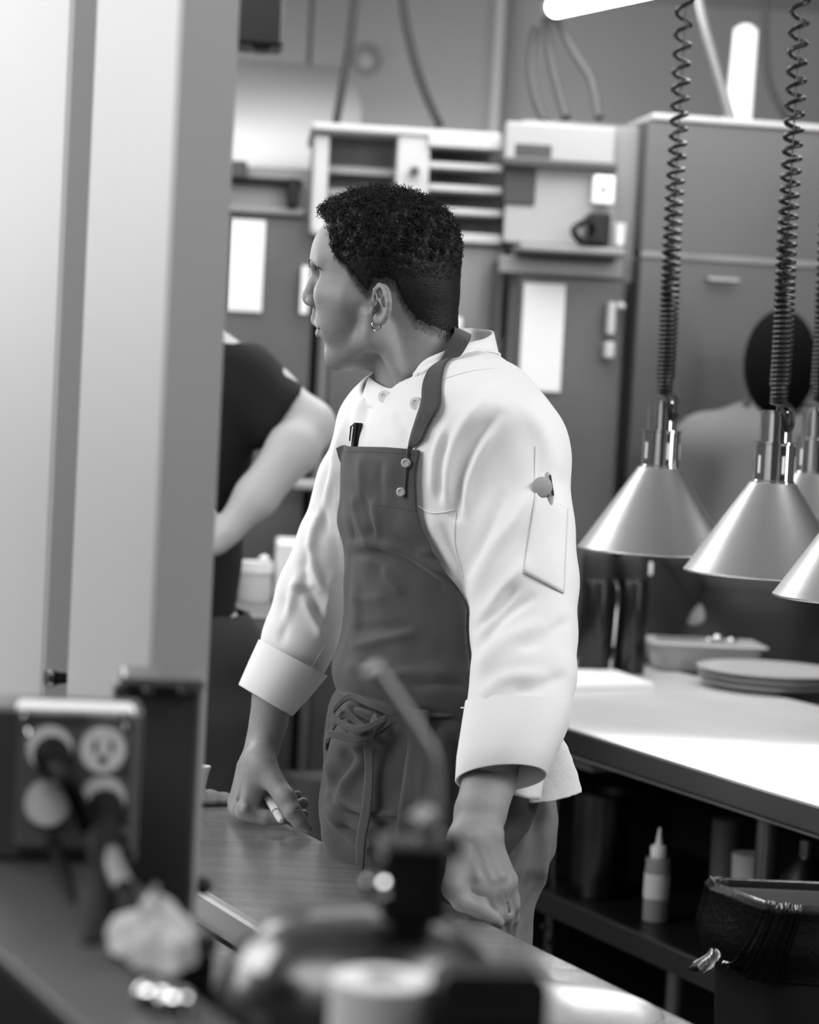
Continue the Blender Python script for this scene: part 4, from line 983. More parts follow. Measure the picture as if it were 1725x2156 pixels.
# cut edge and inside seam under the turned cuff, seams and pocket edges
mb = MB()
for l in ([(880, 1066), (905, 1079), (930, 1079), (957, 1073)], [(1128, 940), (1127, 990), (1127, 1035)], [(870, 1490), (1000, 1490)], [(935, 798), (990, 782), (1040, 775)], [(960, 1080), (958, 1140), (975, 1215)]):
    s_ = seam(JB, l, 0)
    if len(s_) > 2: obj('seam', MB().tube(s_, .0009, 6), M_jacket, jacket)
s_ = seam(JB, [(716, 1310), (690, 1350), (655, 1405)], 0)
if len(s_) > 2: obj('seam', MB().tube(s_, .0008, 6), M_jacket, jacket)
G = patch(JB, (1127, 1036), (1194, 1072), (1186, 1250), (1103, 1206), 14, 18, .0014, .002)
o = make('sleeve_pocket', MB().grid(G).v, MB().grid(G).f, M_jacket, jacket); solidify(o, .0012)
# collar: a standing band open at the front
top = P3([(962, 692, 3.01), (1000, 692, 3.015), (1037, 698, 2.975), (1022, 712, 2.93), (985, 722, 2.90), (950, 734, 2.885), (925, 744, 2.878), (897, 757, 2.875), (880, 776, 2.88), (868, 806, 2.885)])
bot = P3([(985, 762, 3.01), (1020, 758, 3.0), (1050, 752, 2.965), (1035, 768, 2.92), (1000, 790, 2.895), (962, 806, 2.875), (936, 818, 2.868), (910, 832, 2.864), (888, 846, 2.864), (870, 858, 2.868)])
tt, bb = cr(top, 6), cr(bot, 6)
G = [[t * (1 - k) + b * k + (-hl * 0 + (-ZZ * 0)) for t, b in zip(tt, bb)] for k in np.linspace(0, 1, 8)]
G = np.array(G); sh = G.shape; G = relax(push_out(G.reshape(-1, 3), JB, .002).reshape(sh), 1); mbc = MB().grid(G); o = make('collar', mbc.v, mbc.f, M_jacket, jacket, True, True); solidify(o, .003)
# front neckline band under the chin
top = cr(P3([(868, 811, 2.884), (845, 817, 2.888), (820, 818, 2.90), (797, 808, 2.93), (778, 795, 2.965)]), 6)
G = [[p + (-ZZ * .03 * k + F_dir * .012 * k - U * .006 * k) for p in top] for k in np.linspace(0, 1, 6)]
mbc = MB().grid(G); o = make('neckline', mbc.v, mbc.f, M_jacket, jacket, True, True); solidify(o, .003)
for (x, y) in ((878, 850), (811, 836)):
    p = cast(JB, x, y, .001); n = CAM - p; n = n / np.linalg.norm(n) + F_dir * .5; mb = MB()
    mb.lathe(p, [(0, .0016), (.0035, .0016), (.0045, .003), (.0075, .003), (.008, .0015), (.0078, 0)], 24, n); obj('button', mb, M_white, jacket)

# --- apron
def wob(z, th): return .0016 * np.sin(9 * th + 30 * z) + .0012 * np.sin(17 * th - 44 * z)
def zpy(py): return W(900, py, YB)[2]
def build_apron():
    rows = np.linspace(944, 1475, 130); G = []
    for py in rows:
        z = zpy(py)
        redge = float(np.interp(py, [944, 1000, 1060, 1100, 1150, 1190, 1230, 1300, 1475], [882, 877, 880, 892, 922, 951, 980, 1040, 1080]))
        t1 = torso.theta(redge, z, .006); t0 = math.radians(np.interp(py, [944, 1000, 1230, 1475], [-41, -42, -52, -75]))
        th = np.linspace(t0, t1, 90)
        belly = .005 + .010 * math.exp(-((py - 1425) / 45) ** 2) + .004 * math.exp(-((py - 1110) / 35) ** 2)
        off_ = belly + wob(z, th) * .5
        P = torso.point(np.full(90, z), th, off_); P[:, 2] += (.002 * np.sin(th * 4)); G.append(P)
    G = np.array(G); mb = MB().grid(G); V_ = np.array(mb.v); F_ = np.array(mb.f)
    N = vnormals(V_, F_); 
    c = torso.point(V_[:, 2], 0 * V_[:, 2], -1); 
    if (N @ (CAM - V_.mean(0))).mean() < 0: N = -N
    L = [([(728, 1148), (790, 1143), (850, 1158), (910, 1190), (975, 1232)], 11, .007), ([(735, 1166), (790, 1166), (850, 1184), (905, 1216), (970, 1262)], 10, -.007),
         ([(745, 1040), (755, 1090), (775, 1140)], 6, .004), ([(765, 1030), (775, 1080), (790, 1130)], 6, -.004), ([(785, 1050), (795, 1095), (800, 1140)], 6, .003), ([(735, 1060), (742, 1110), (752, 1150)], 5, -.003),
         ([(760, 960), (762, 1010), (770, 1060)], 8, .002), ([(805, 970), (800, 1020), (806, 1070)], 8, -.002), ([(880, 1165), (930, 1160), (960, 1200)], 10, .003),
         ([(740, 1365), (800, 1350), (880, 1330)], 9, .005), ([(740, 1330), (800, 1322), (870, 1318)], 10, -.004), ([(735, 1400), (770, 1410), (830, 1400)], 10, .004), ([(800, 1430), (880, 1415), (960, 1420)], 10, .004),
         ([(860, 1445), (930, 1440), (985, 1445)], 8, -.004), ([(748, 1200), (752, 1290), (745, 1380)], 10, .003), ([(815, 1190), (818, 1215), (850, 1250)], 8, .003), ([(735, 1255), (770, 1262), (820, 1258)], 10, .002)]
    V_ = creases(V_, F_, L, N)
    V_ = V_ + N * (vnoise(V_, .03, 4) * .0018)[:, None]
    V_ = push_out(V_, JB, .0028); V_ = smooth_mesh(V_, F_, 2, .4)
    return V_, F_
AV, AF = build_apron()
apron = make('apron', AV, AF, M_apron, chef, True, True); solidify(apron, .0022, 0)
AB = bvh(AV, AF)
SKIRT = [(1440, 938, 214, 1.45), (1462, 938, 218, 1.45), (1500, 934, 238, 1.42), (1560, 932, 244, 1.4), (1620, 930, 246, 1.35), (1680, 923, 249, 1.3), (1760, 922, 250, 1.3), (1840, 928, 240, 1.3), (1900, 935, 225, 1.3)]
skl = Loft(SKIRT, YB)
rows = np.linspace(1452, 1850, 100); G = []
for i, py in enumerate(rows):
    z = W(930, py, YB)[2]; t1 = skl.theta(float(np.interp(py, [1452, 1640, 1690, 1750, 1850], [1100, 1125, 1106, 1062, 1000])), z); th = np.linspace(math.radians(-80), t1, 110)
    lo = i / 99
    P = skl.point(np.full(110, z), th, .003 + (.006 * lo) * np.sin(7 * th + 2) * .8 + wob(z, th)); G.append(P)
G = np.array(G); mb = MB().grid(G); V_ = np.array(mb.v); F_ = np.array(mb.f); N = vnormals(V_, F_)
if (N @ (CAM - V_.mean(0))).mean() < 0: N = -N
V_ = creases(V_, F_, [([(690, 1530), (720, 1560), (735, 1600), (705, 1650), (700, 1690)], 12, -.008), ([(735, 1565), (765, 1580), (770, 1600), (735, 1640), (710, 1670)], 14, .009), ([(700, 1660), (720, 1690), (780, 1712), (840, 1718)], 8, .005),
    ([(685, 1700), (720, 1740), (790, 1790)], 12, .008), ([(715, 1735), (760, 1765), (780, 1785)], 7, -.011), ([(690, 1600), (697, 1640), (690, 1690)], 8, .005), ([(720, 1700), (780, 1730), (840, 1735)], 9, -.005),
    ([(730, 1480), (760, 1500), (830, 1520)], 7, .008), ([(735, 1500), (765, 1515), (810, 1540)], 5, -.009), ([(705, 1495), (735, 1500), (760, 1490)], 6, -.006), ([(860, 1730), (900, 1740), (940, 1735)], 10, .005),
    ([(930, 1530), (935, 1650), (930, 1780)], 10, .004), ([(960, 1540), (958, 1700)], 8, -.004)], N)
V_ = V_ + N * (vnoise(V_, .035, 14) * .0025)[:, None]
sk = make('apron_skirt', V_, F_, M_apron, apron, True, True); solidify(sk, .0022, 0); KB = bvh(V_, F_)
def ribbon(name, pts3, width_vecs, m, parent, t=.0016, n=8, nw=5):
    P = cr(pts3, n); Wd = cr(width_vecs, n)
    G = [[p + w * (k - .5) for k in np.linspace(0, 1, nw)] for p, w in zip(P, Wd)]
    mb = MB().grid(G); o = make(name, mb.v, mb.f, m, parent, True, True); solidify(o, t); return o
def edge_ribbon(name, L, R, m, parent, t=.0018, over=None):
    a = cr(L, 8); b = cr(R, 8); G = np.array([[p * (1 - k) + q * k for k in np.linspace(0, 1, 6)] for p, q in zip(a, b)]); sh = G.shape
    if over is not None: G = relax(push_out(G.reshape(-1, 3), over, .0035).reshape(sh), 2)
    mb = MB().grid(G); o = make(name, mb.v, mb.f, m, parent, True, True); solidify(o, t); return o
def on(B, x, y, off):
    p = cast(B, x, y, off)
    if p is None:
        q = W(x, y, 2.84); h = B.find_nearest(Vector(q)); p = W(x, y, h[0][1] - off)
    return p
# neck strap, running up over the shoulder and behind the neck
sL = [on(AB, 856, 1046, .004), on(AB, 860, 990, .004), on(AB, 862, 950, .004), on(JB, 868, 928, .004), on(JB, 875, 902, .004), on(JB, 893, 850, .004), W(914, 790, 2.862), W(937, 740, 2.872), W(954, 705, 2.89), W(957, 690, 2.93), W(950, 684, 3.0)]
sR = [on(AB, 878, 1046, .004), on(AB, 880, 990, .004), on(AB, 884, 950, .004), on(JB, 894, 928, .004), on(JB, 906, 902, .004), on(JB, 934, 850, .004), W(955, 790, 2.862), W(968, 755, 2.866), W(988, 720, 2.882), W(992, 706, 2.93), W(985, 702, 3.0)]
edge_ribbon('neck_strap', sL, sR, M_apron, apron, over=JB)
for (x, y) in ((862, 977), (853, 1036)):
    p = on(AB, x, y, .0062); n = (CAM - p) / np.linalg.norm(CAM - p) + F_dir * .55; mb = MB()
    mb.lathe(p, [(0, .0012), (.0034, .0014), (.0038, .0020), (.0050, .0018), (.0057, .0006), (.0057, -.003)], 28, n); obj('snap_button', mb, M_snap, apron)
# hems, pocket lines
mb = MB()
for B_, l in ((AB, [(728, 951), (790, 951), (882, 957)]), (AB, [(800, 1064), (850, 1070), (876, 1076)]), (KB, [(712, 1690), (760, 1712), (840, 1718)])):
    s_ = seam(B_, l, 0, .0012)
    if len(s_) > 2: obj('hem', MB().tube(s_, .0008, 6), M_apron, apron)
# waist: folded-over edge, tie with bow and hanging ends
wl = [on(KB, x, y, .006) for x, y in ((722, 1452), (750, 1462), (800, 1470), (860, 1478), (910, 1478))]
wl2 = [on(KB, x, y, .010) for x, y in ((728, 1472), (755, 1490), (805, 1500), (860, 1506), (905, 1505))]
edge_ribbon('waistband', wl, wl2, M_apron, apron)
def kb(x, y, off): 
    p = on(KB, x, y, off); return p
edge_ribbon('apron_tie', [kb(900, 1508, .008), kb(940, 1505, .006), kb(972, 1500, .006)], [kb(900, 1516, .008), kb(940, 1514, .006), kb(972, 1508, .006)], M_apron, apron)
# bow loop
loop = [kb(850, 1515, .012), kb(800, 1515, .016), kb(750, 1508, .016), kb(726, 1522, .016), kb(722, 1542, .024), kb(740, 1553, .03), kb(780, 1548, .03), kb(815, 1536, .026), kb(845, 1520, .018)]
edge_ribbon('apron_tie', loop, [p + np.array([.001, -.004, -.009]) for p in loop], M_apron, apron, .0016)
loop = [kb(845, 1505, .012), kb(800, 1490, .02), kb(750, 1482, .02), kb(746, 1492, .026), kb(790, 1512, .028), kb(840, 1518, .02)]
edge_ribbon('apron_tie', loop, [p + np.array([.0, -.004, -.008]) for p in loop], M_apron, apron, .0016)
edge_ribbon('apron_tie', [kb(822, 1522, .024), kb(800, 1538, .026), kb(787, 1560, .02), kb(783, 1620, .012), kb(777, 1700, .012), kb(770, 1760, .014), kb(769, 1808, .016)],
            [kb(836, 1530, .024), kb(822, 1545, .026), kb(808, 1570, .02), kb(801, 1625, .012), kb(797, 1700, .012), kb(788, 1765, .014), kb(787, 1822, .016)], M_apron, apron, .0014)
edge_ribbon('apron_tie', [kb(874, 1500, .014), kb(868, 1560, .009), kb(858, 1640, .008), kb(845, 1720, .008), kb(838, 1800, .008)],
            [kb(912, 1508, .014), kb(906, 1560, .009), kb(898, 1640, .008), kb(890, 1720, .008), kb(884, 1800, .008)], M_apron, apron, .0014)
# --- trousers
f = Field((-.12, 2.58, .05), (.40, 3.30, 1.10), .006)
PR = [(1560, 940, 218, 1.4), (1640, 942, 222, 1.35), (1700, 942, 226, 1.3), (1760, 944, 222, 1.25)]
Loft(PR, 2.95).add(f)
for px, Y in ((1012, 2.87), (935, 3.03)):
    h = W(px, 1745, Y); g = W(px - 22, 1980, Y - .0); f.chain([h, g, (g[0] + .03, g[1] + .03, .45), (g[0] + .05, g[1] + .03, .09)], [.083, .071, .068, .064], .035, 'add', .02)
V_, F_ = f.mesh(); V_ = smooth_mesh(V_, F_, 2, .5)
V_ = creases(V_, F_, [([(1120, 1700), (1098, 1780), (1050, 1880)], 8, .006), ([(1140, 1700), (1125, 1800), (1085, 1920)], 9, -.006), ([(1100, 1690), (1085, 1730), (1065, 1790)], 7, -.006), ([(1165, 1710), (1150, 1800), (1120, 1900)], 8, .005),
                      ([(1148, 1720), (1140, 1830), (1105, 1960)], 6, .004), ([(1130, 1860), (1100, 1930), (1085, 1960)], 6, -.004)])
V_ += vnormals(V_, F_) * (vnoise(V_, .02, 8) * .0012)[:, None]
trousers = make('trousers', V_, F_, M_pants, chef, True, True)
mb = MB(); mb2 = MB()
for px, Y in ((1012, 2.87), (935, 3.03)):
    g = W(px - 22, 1980, Y); c = np.array([g[0] + .05, g[1] + .03, 0])
    f = Field(c + (-.24, -.2, -.01), c + (.14, .14, .16), .006)
    f.cap(c + V * .03 + ZZ * .045, c + V * -.13 + ZZ * .035, .045, .04, .0); f.cap(c + ZZ * .05, c + ZZ * .11, .045, .045, .02); f.half((0, 0, .002), (0, 0, -1))
    a, b = f.mesh(); make('shoe', a, b, M_black, chef, True, True)
# --- jacket tail and towel tucked at the hip
G = []
for k in np.linspace(0, 1, 10):
    L_, R_ = W(1078 + 4 * k, 1600 + 74 * k, 2.73), W(1150 - 12 * k, 1600 + 84 * k, 2.76)
    G.append([L_ * (1 - t) + R_ * t + np.array([0, -.008 * math.sin(PI * t), 0]) for t in np.linspace(0, 1, 10)])
mb = MB().grid(G); o = make('jacket_tail', mb.v, mb.f, M_jacket, jacket, True, True); solidify(o, .0018)
# --- things he carries
M_towel = mat('terry_towel', 226, 0.95, bump=(900, .7))
def towel():
    G = []
    # folded sheet: rows run down; the hem opens as a flattened loop
    for k in np.linspace(0, 1, 26):
        row = []
        for t in np.linspace(0, 2 * PI, 48, endpoint=False):
            lx = np.interp(k, [0, .3, .7, 1], [1150, 1118, 1094, 1094]); rx = np.interp(k, [0, .2, .5, .8, 1], [1180, 1196, 1214, 1222, 1226])
            ly = np.interp(k, [0, .3, .7, 1], [1545, 1600, 1660, 1690]); ry = np.interp(k, [0, .2, .5, .8, 1], [1548, 1572, 1620, 1650, 1668])
            c, s = math.cos(t), math.sin(t); x = (lx + rx) / 2 + c * (rx - lx) / 2; y = (ly + ry) / 2 + c * (ry - ly) / 2
            sag = (9 * math.sin(PI * (c + 1) / 2)) * (1 if s < 0 else -.6) * k
            row.append(W(x, y + sag, 2.80 + s * np.interp(k, [0, 1], [.010, .028])))
        G.append(row)
    G = np.array(G); c_ = G[-1].mean(0)
    G2 = [r for r in G] + [G[-1] * .93 + c_ * .07 + ZZ * .001] + [r * .93 + r.mean(0) * .07 for r in G[::-1][:18]]
    mb = MB().grid(np.array(G2), wrap=True); V_ = np.array(mb.v); V_ += vnoise(V_, .006, 3)[:, None] * np.array([.0005, .0008, .0008])
    o = make('towel', V_, mb.f, M_towel, None, True, True); return tag(o, 'white terry towel tucked into the apron at the hip of the cook', 'towel')
towel()
# marker held in the right fist
a, b = W(577, 1702, 3.036), W(596, 1733, 3.0); d = (b - a) / np.linalg.norm(b - a)
t = thing('marker', 'pale round-ended pen held in the fist resting on the counter', 'pen', a - d * .07)
mb = MB().lathe(a - d * .07, [(0, 0), (.0048, 0), (.0052, .004), (.0052, .072), (.0052, .098), (.0046, .102), (.003, .105), (.0004, .106)], 24, d); obj('barrel', mb, mat('pale_plastic', 200, .3), t)
mb = MB().lathe(a - d * .07, [(.00535, .079), (.0055, .0795), (.0055, .082), (.00535, .0825)], 24, d); obj('ring', mb, M_grey, t)
# black pen at the top of the bib
p = cast(AB, 738, 952, -.006) ; q = p + ZZ * .036 + V * .002
t = thing('pen', 'black clip pen standing in the top of the dark apron bib', 'pen', p - ZZ * .09)
mb = MB().tube([p - ZZ * .09, p, q, q + ZZ * .001], [.004, .0058, .0058, .0050], 20); obj('barrel', mb, M_black, t)
mb = MB().tube([q + ZZ * 0 - V * .004, q - V * .009 - ZZ * .004, q - V * .010 - ZZ * .022], [.0012, .0018, .0014], 8, flat=.6); obj('clip', mb, M_black, t)
# sleeve pocket: round gauge and a pen
p = cast(JB, 1138, 1034, .003); n = (CAM - p) / np.linalg.norm(CAM - p)
t = thing('thermometer', 'round-headed pocket thermometer standing in the sleeve pocket', 'thermometer', p - ZZ * .10)
ax = _u * .98 + n * 0; mb = MB().lathe(p + ZZ * .004, [(0, 0), (.0105, 0), (.0118, .0008), (.0118, .003), (.0105, .0038), (0, .0038)], 36, n); obj('dial', mb, mat('dial_grey', 160, .5), t)
mb = MB().tube([p - ZZ * .10, p], .0018, 10); obj('probe', mb, M_chrome, t)
p = cast(JB, 1156, 1045, .004)
t = thing('pen', 'slim bright pen beside the round thermometer in the sleeve pocket', 'pen', p - ZZ * .09)
q = W(1153, 994, 0.5 * (p[1] + p[1])); mb = MB().tube([p - ZZ * .09, p, q + (p - q) * .12, q], [.003, .0038, .0038, .0018], 16); obj('barrel', mb, mat('pen_grey', 165, .4), t)
mb = MB().tube([q + np.array([.003, -.004, -.003]), p + np.array([.003, -.004, 0])], .0011, 8); obj('clip', mb, M_chrome, t)
# =================================================================== LAMPS OVER THE PASS
def coil(P_bottom, axis_top, R, wire_r, pitch_fn, zmax):
    pts = []; z = 0.0; ph = 0.0; L = zmax
    while z < L:
        a = z / L; c = P_bottom * (1 - a) + axis_top * a; r = R * (1.0 if a > .02 else .8)
        w = vn1(z * 6)
        pts.append(c + np.array([math.cos(ph) * r + .002 * w, math.sin(ph) * r, 0])); dph = 2 * PI / 14; ph += dph; z += pitch_fn(z) * dph / (2 * PI)
    return np.array(pts)
def vn1(x): return math.sin(x * 1.3 + 1) * .6 + math.sin(x * 3.1) * .4
def heat_lamp(sx, sy, Y, Rc, label, cordR=.0125, on_=True, turn=.9, light=True, cone_h=None):
    """(sx, sy): where the top of its shaft is seen"""
    T = W(sx, sy, Y); t = thing('heat_lamp', label, 'lamp', T - ZZ * .255, 'heat lamps over the pass')
    s = 1.0
    H_up, H_low, H_cone = .046, .060, .135
    zt = T[2]; base = T - ZZ * (H_up + H_low + H_cone)
    sh = MB().lathe(base, [(Rc, 0), (Rc + .0018, .0006), (Rc + .0018, .003), (Rc, .0045), (.034, H_cone), (.0315, H_cone), (Rc - .003, .0045), (Rc - .002, 0)], 96, closed=True)
    obj('lamp_shade', sh, M_spun, t)
    b2 = base + ZZ * H_cone
    obj('lower_sleeve', MB().lathe(b2, [(.0315, -.002), (.0315, .002), (.0300, .004), (.0300, H_low - .004), (.0318, H_low - .003), (.0318, H_low), (.0285, H_low), (.0, H_low)], 48), M_chrome, t)
    for k in range(10):
        a = 2 * PI * k / 10; q = b2 + np.array([math.cos(a) * .0302, math.sin(a) * .0302, H_low * .45])
        if k % 2 == 0: obj('vent_slot', MB().box(q, (-math.sin(a), math.cos(a), 0), (math.cos(a), math.sin(a), 0), ZZ, .0022, .0006, .013, .0005), mat('slot_pale', 225, .4), t)  # pale slot bars, plain colour without emission
    b3 = b2 + ZZ * H_low
    obj('upper_sleeve', MB().lathe(b3, [(.0235, -.001), (.0235, H_up - .003), (.0255, H_up - .002), (.0255, H_up), (.0, H_up)], 40), M_chrome, t)
    obj('bulb', MB().lathe(base + ZZ * .03, [(0, 0), (.03, .004), (.045, .02), (.03, .05), (.016, .09), (0, .09)], 24), mat('bulb_glass', 245, .4, emit=5), t)
    obj('rivet', MB().lathe(base + ZZ * H_cone * .5 + np.array([-.2, -.9, 0]) * (Rc + .034) / 2, [(0, -.002), (.002, -.002), (.002, .002), (0, .002)], 12, (-.2, -.9, .3)), M_steel, t)
    # warning plate low on the shade
    ang = math.atan2(-.95, -.62); pv = []
    G = []
    for h_ in np.linspace(.008, .022, 4):
        r_ = Rc + (.034 - Rc) * (h_ / H_cone) + .0012; G.append([base + np.array([math.cos(a) * r_, math.sin(a) * r_, h_]) for a in np.linspace(ang - .16 * .135 / Rc - .0, ang + .16 * .135 / Rc, 10)])
    o = obj('warning_plate', MB().grid(G), M_black, t); solidify(o, .0006)
    tv, tf = text_mesh('CAUTION HOT\nDO NOT TOUCH', .0052, .0001); a0 = ang
    er = np.array([math.cos(a0), math.sin(a0), 0]); et = np.array([-math.sin(a0), math.cos(a0), 0]); sl = np.array([0, 0, H_cone]) + er * (.034 - Rc); sl /= np.linalg.norm(sl)
    r_ = Rc + (.034 - Rc) * (.015 / H_cone) + .0022; q = base + er * r_ + ZZ * .015; nrm = np.cross(et, sl)
    cur = [q + et * v[0] + sl * v[1] + nrm * v[2] + er * (-(v[0] ** 2) / (2 * Rc)) for v in tv]
    w_ = make('lettering', cur, tf, M_white, o, False, False)
    # cord: straight cable inside a coil that opens upwards
    top = np.array([T[0], T[1], ZC])
    P = coil(T + ZZ * .010, top, cordR, .0026, lambda z: np.interp(z, [0, .12, .26, .42, .55, .66, .9], [.0062, .0075, .014, .023, .030, .046, .06]), ZC - T[2] - .012)
    obj('cord', MB().tube(P, .0034, 8), M_rubber, t)
    obj('cable', MB().tube([T, top], .0011, 6), mat('thin_cable', 85, .5), t)
    lp = cr([T + np.array([.008, -.012, .012]), T + np.array([.018, -.02, .004]), T + np.array([.020, -.024, -.016]), T + np.array([.016, -.022, -.028]), T + np.array([.010, -.024, -.014]), T + np.array([.002, -.02, .008])], 6)
    obj('cord_loop', MB().tube(lp, .0036, 8), M_rubber, t)
    obj('ceiling_rose', MB().lathe(top - ZZ * .03, [(0, 0), (.03, 0), (.05, .03), (0, .03)], 24), M_vl, t)
    if light:
        l = spot('heat_lamp_light', tuple(base + ZZ * .02), tuple(base - ZZ), 36, 98, .8, .05); 
    return t
heat_lamp(1397, 845, 3.80, .122, 'left front heat lamp, its shade nearest the arm of the cook')
heat_lamp(1637, 865, 3.49, .122, 'centre heat lamp with its black warning plate fully in view')
heat_lamp(1722, 859, 3.80, .120, 'heat lamp half hidden behind the centre one, against the right edge')
heat_lamp(1846, 885, 3.17, .122, 'nearest heat lamp, only its left slope in view at the right edge')

# =================================================================== BIN
ZB = .80; A0 = Zp(1648, 1913, ZB); ub = np.array([-.45, .893, 0]); ub /= np.linalg.norm(ub); vb = np.array([.995, .06, 0])
def rrect(c, hu, hv, r, n=10, sc=1.0):
    out = []
    for (su, sv, a0) in ((1, 1, 0), (-1, 1, 90), (-1, -1, 180), (1, -1, 270)):
        for k in range(n):
            a = math.radians(a0 + 90 * k / (n - 1)); out.append(((hu - r) * su + r * math.cos(a), (hv - r) * sv + r * math.sin(a)))
    # u = +ub axis cos, v = +vb axis sin
    return [c + ub * x * sc + vb * y * sc for x, y in out]
hu, hv, rr_ = .095, .215, .035
cB = A0 + ub * (hu - .012) + vb * (hv - .012); cB[2] = 0
def loopz(z, sc, z_off=None): return [p * [1, 1, 0] + ZZ * z for p in rrect(cB, hu * sc, hv * sc, rr_ * sc, 14)]
t = thing('waste_bin', 'black bin with a glossy black bag folded over its rim, lower right', 'bin', cB)
G = [loopz(.002, .80), loopz(.02, .82), loopz(ZB - .03, .97), loopz(ZB - .008, 1.0), loopz(ZB - .002, .99), loopz(ZB - .01, .95), loopz(.03, .78)]
mb = MB().grid(np.array(G), wrap=True); mb.f.append(tuple(range(len(G[0])))); obj('bin_body', mb, mat('bin_black', 9, .6), t)
# bag folded over the rim with pleats gathered to a knot
L0 = np.array(rrect(cB, hu, hv, rr_, 60)); n = len(L0); cum = np.r_[0, np.cumsum(np.linalg.norm(np.diff(L0, axis=0), axis=1))]
knot = W(1502, 1998, 3.22)
G = []
r2 = np.random.default_rng(3)
ph = np.cumsum(r2.uniform(.2, 1.4, n)); pleat = np.convolve(np.sin(ph) * .6 + r2.normal(size=n) * .5, [.25, .5, .25], 'same'); fine = r2.normal(size=n)
for k, tt_ in enumerate(np.linspace(0, 1, 30)):
    row = []
    for i in range(n):
        o_ = L0[i] - cB; d_ = o_ / np.linalg.norm(o_)
        if tt_ < .12: z = ZB - .015 + .022 * math.sin(tt_ / .12 * PI * .8 + .3); s_ = .965 + .055 * tt_ / .12
        else:
            q = (tt_ - .12) / .88; z = ZB - .112 * q - .012 * math.sin(i * .05) * q; s_ = 1.02 + .02 * q + .10 * math.exp(-((q - .55) / .3) ** 2) * .35
        p = cB + o_ * s_ + d_ * (pleat[i] * .0045 * min(1, tt_ * 3) + fine[i] * .0012); p[2] = z + fine[i] * .0018 * (tt_ < .2)
        if tt_ > .12:
            q = (tt_ - .12) / .88; dist = abs(math.atan2(*(p - cB)[:2]) - math.atan2(*(knot - cB)[:2])); g = math.exp(-(dist / .30) ** 2) * q ** 1.5
            p = p * (1 - .88 * g) + (knot + fine[i] * .004 * np.array([1, .5, 1])) * .88 * g
        row.append(p)
    G.append(row)
mb = MB().grid(np.array(G), wrap=True); o = make('bag_liner', mb.v, mb.f, mat('bag_film', 9, .32, bump=(120, .5), spec=.14), t, True, True)
G = []
for k in np.linspace(0, 1, 14):
    c = knot * (1 - k) + W(1478, 2045, 3.18) * k + np.array([.004 * math.sin(6 * k), 0, 0]); r_ = np.interp(k, [0, .15, .5, .85, 1], [.004, .007, .012, .015, .006])
    G.append([c + np.array([math.cos(a) * r_ * (1 + .3 * math.sin(5 * a + k * 4)), .5 * math.sin(a) * r_, .5 * r_ * math.cos(3 * a) * .4]) for a in np.linspace(0, 2 * PI, 40, endpoint=False)])
mb = MB().grid(np.array(G), wrap=True); make('bag_tail', mb.v, mb.f, MATS['bag_film'], t, True, True)
fpos = loopz(.50, .93); i0 = 14 * 2 + 3
q = A0 * [1, 1, 0] + ub * .11 - vb * .012; e_ = ub
q = np.array([*(cB - vb * (hv * .95 + .001) )[:2], .56]) - ub * .03
obj('maker_plate', MB().box(q, ub, vb, ZZ, .02, .0015, .014, .001), mat('plate_dark', 40, .4), t)
for dz in (.012, -.022): obj('rib', MB().box(q + ZZ * dz, ub, vb, ZZ, .02, .002, .0018, .0006), M_darkpanel, t)

# =================================================================== NEAR OBJECTS, OUT OF FOCUS
zS = 1.14
FA = Zp(0, 2010, zS); 
t = thing('raised_shelf', 'dull steel raised shelf at the lower left with a dark front', 'shelf', onU(FA, 0, .07, .87))
M_sh = mat('shelf_dull', 72, .5, .6, noise=(6, .15)); M_shb = mat('shelf_black', 8, .8, spec=.2)
obj('top', slab(MB(), FA, -.45, .02, 0, .077, zS - .012, zS, .001), M_sh, t); obj('top', slab(MB(), FA, .02, .62, 0, .14, zS - .012, zS, .001), M_sh, t)
obj('front_panel', slab(MB(), FA, -.45, .62, -.006, 0, .871, zS - .0005, .0005), M_shb, t)
obj('back_panel', slab(MB(), FA, -.45, .02, .064, .074, .871, zS - .013, .001), M_shb, t); obj('back_panel', slab(MB(), FA, .02, .62, .128, .138, .871, zS - .013, .001), M_shb, t); obj('end_panel', slab(MB(), FA, .021, .03, .076, .127, .871, zS - .013, .001), M_shb, t)
# socket box
t = thing('socket_box', 'grey metal box with four power sockets standing on the raised shelf', 'socket box', Zp(150, 1810, zS))
Yb = 1.60; RXu = np.array([math.cos(math.radians(8)), math.sin(math.radians(8)), 0]); RYu = np.array([-RXu[1], RXu[0], 0])
def fb(x0, y0, x1, y1, Y, th, bev=.002): p = W((x0 + x1) / 2, (y0 + y1) / 2, Y); s = ppm(Y); return MB().box(p + RYu * th / 2, RXu, RYu, ZZ, (x1 - x0) / 2 / s, th / 2, (y1 - y0) / 2 / s, bev)
zbox = zS + .0005; yb_ = 1.47 - zbox
pc = W(158, 1650, Yb); zt2 = W(158, 1492, Yb)[2]
obj('case', MB().box(np.array([pc[0] - .014, pc[1], (zt2 + zbox) / 2]) + RYu * .03, RXu, RYu, ZZ, .058, .03, (zt2 - zbox) / 2, .003), mat('box_steel', 88, .45, .8), t)
obj('cover_plate', fb(34, 1500, 284, 1790, Yb - .004, .004, .0015), mat('cover_steel', 125, .4, .85), t)
obj('top_rim', fb(36, 1484, 286, 1510, Yb - .010, .02, .003), mat('rim_bright', 225, .35, .3), t)
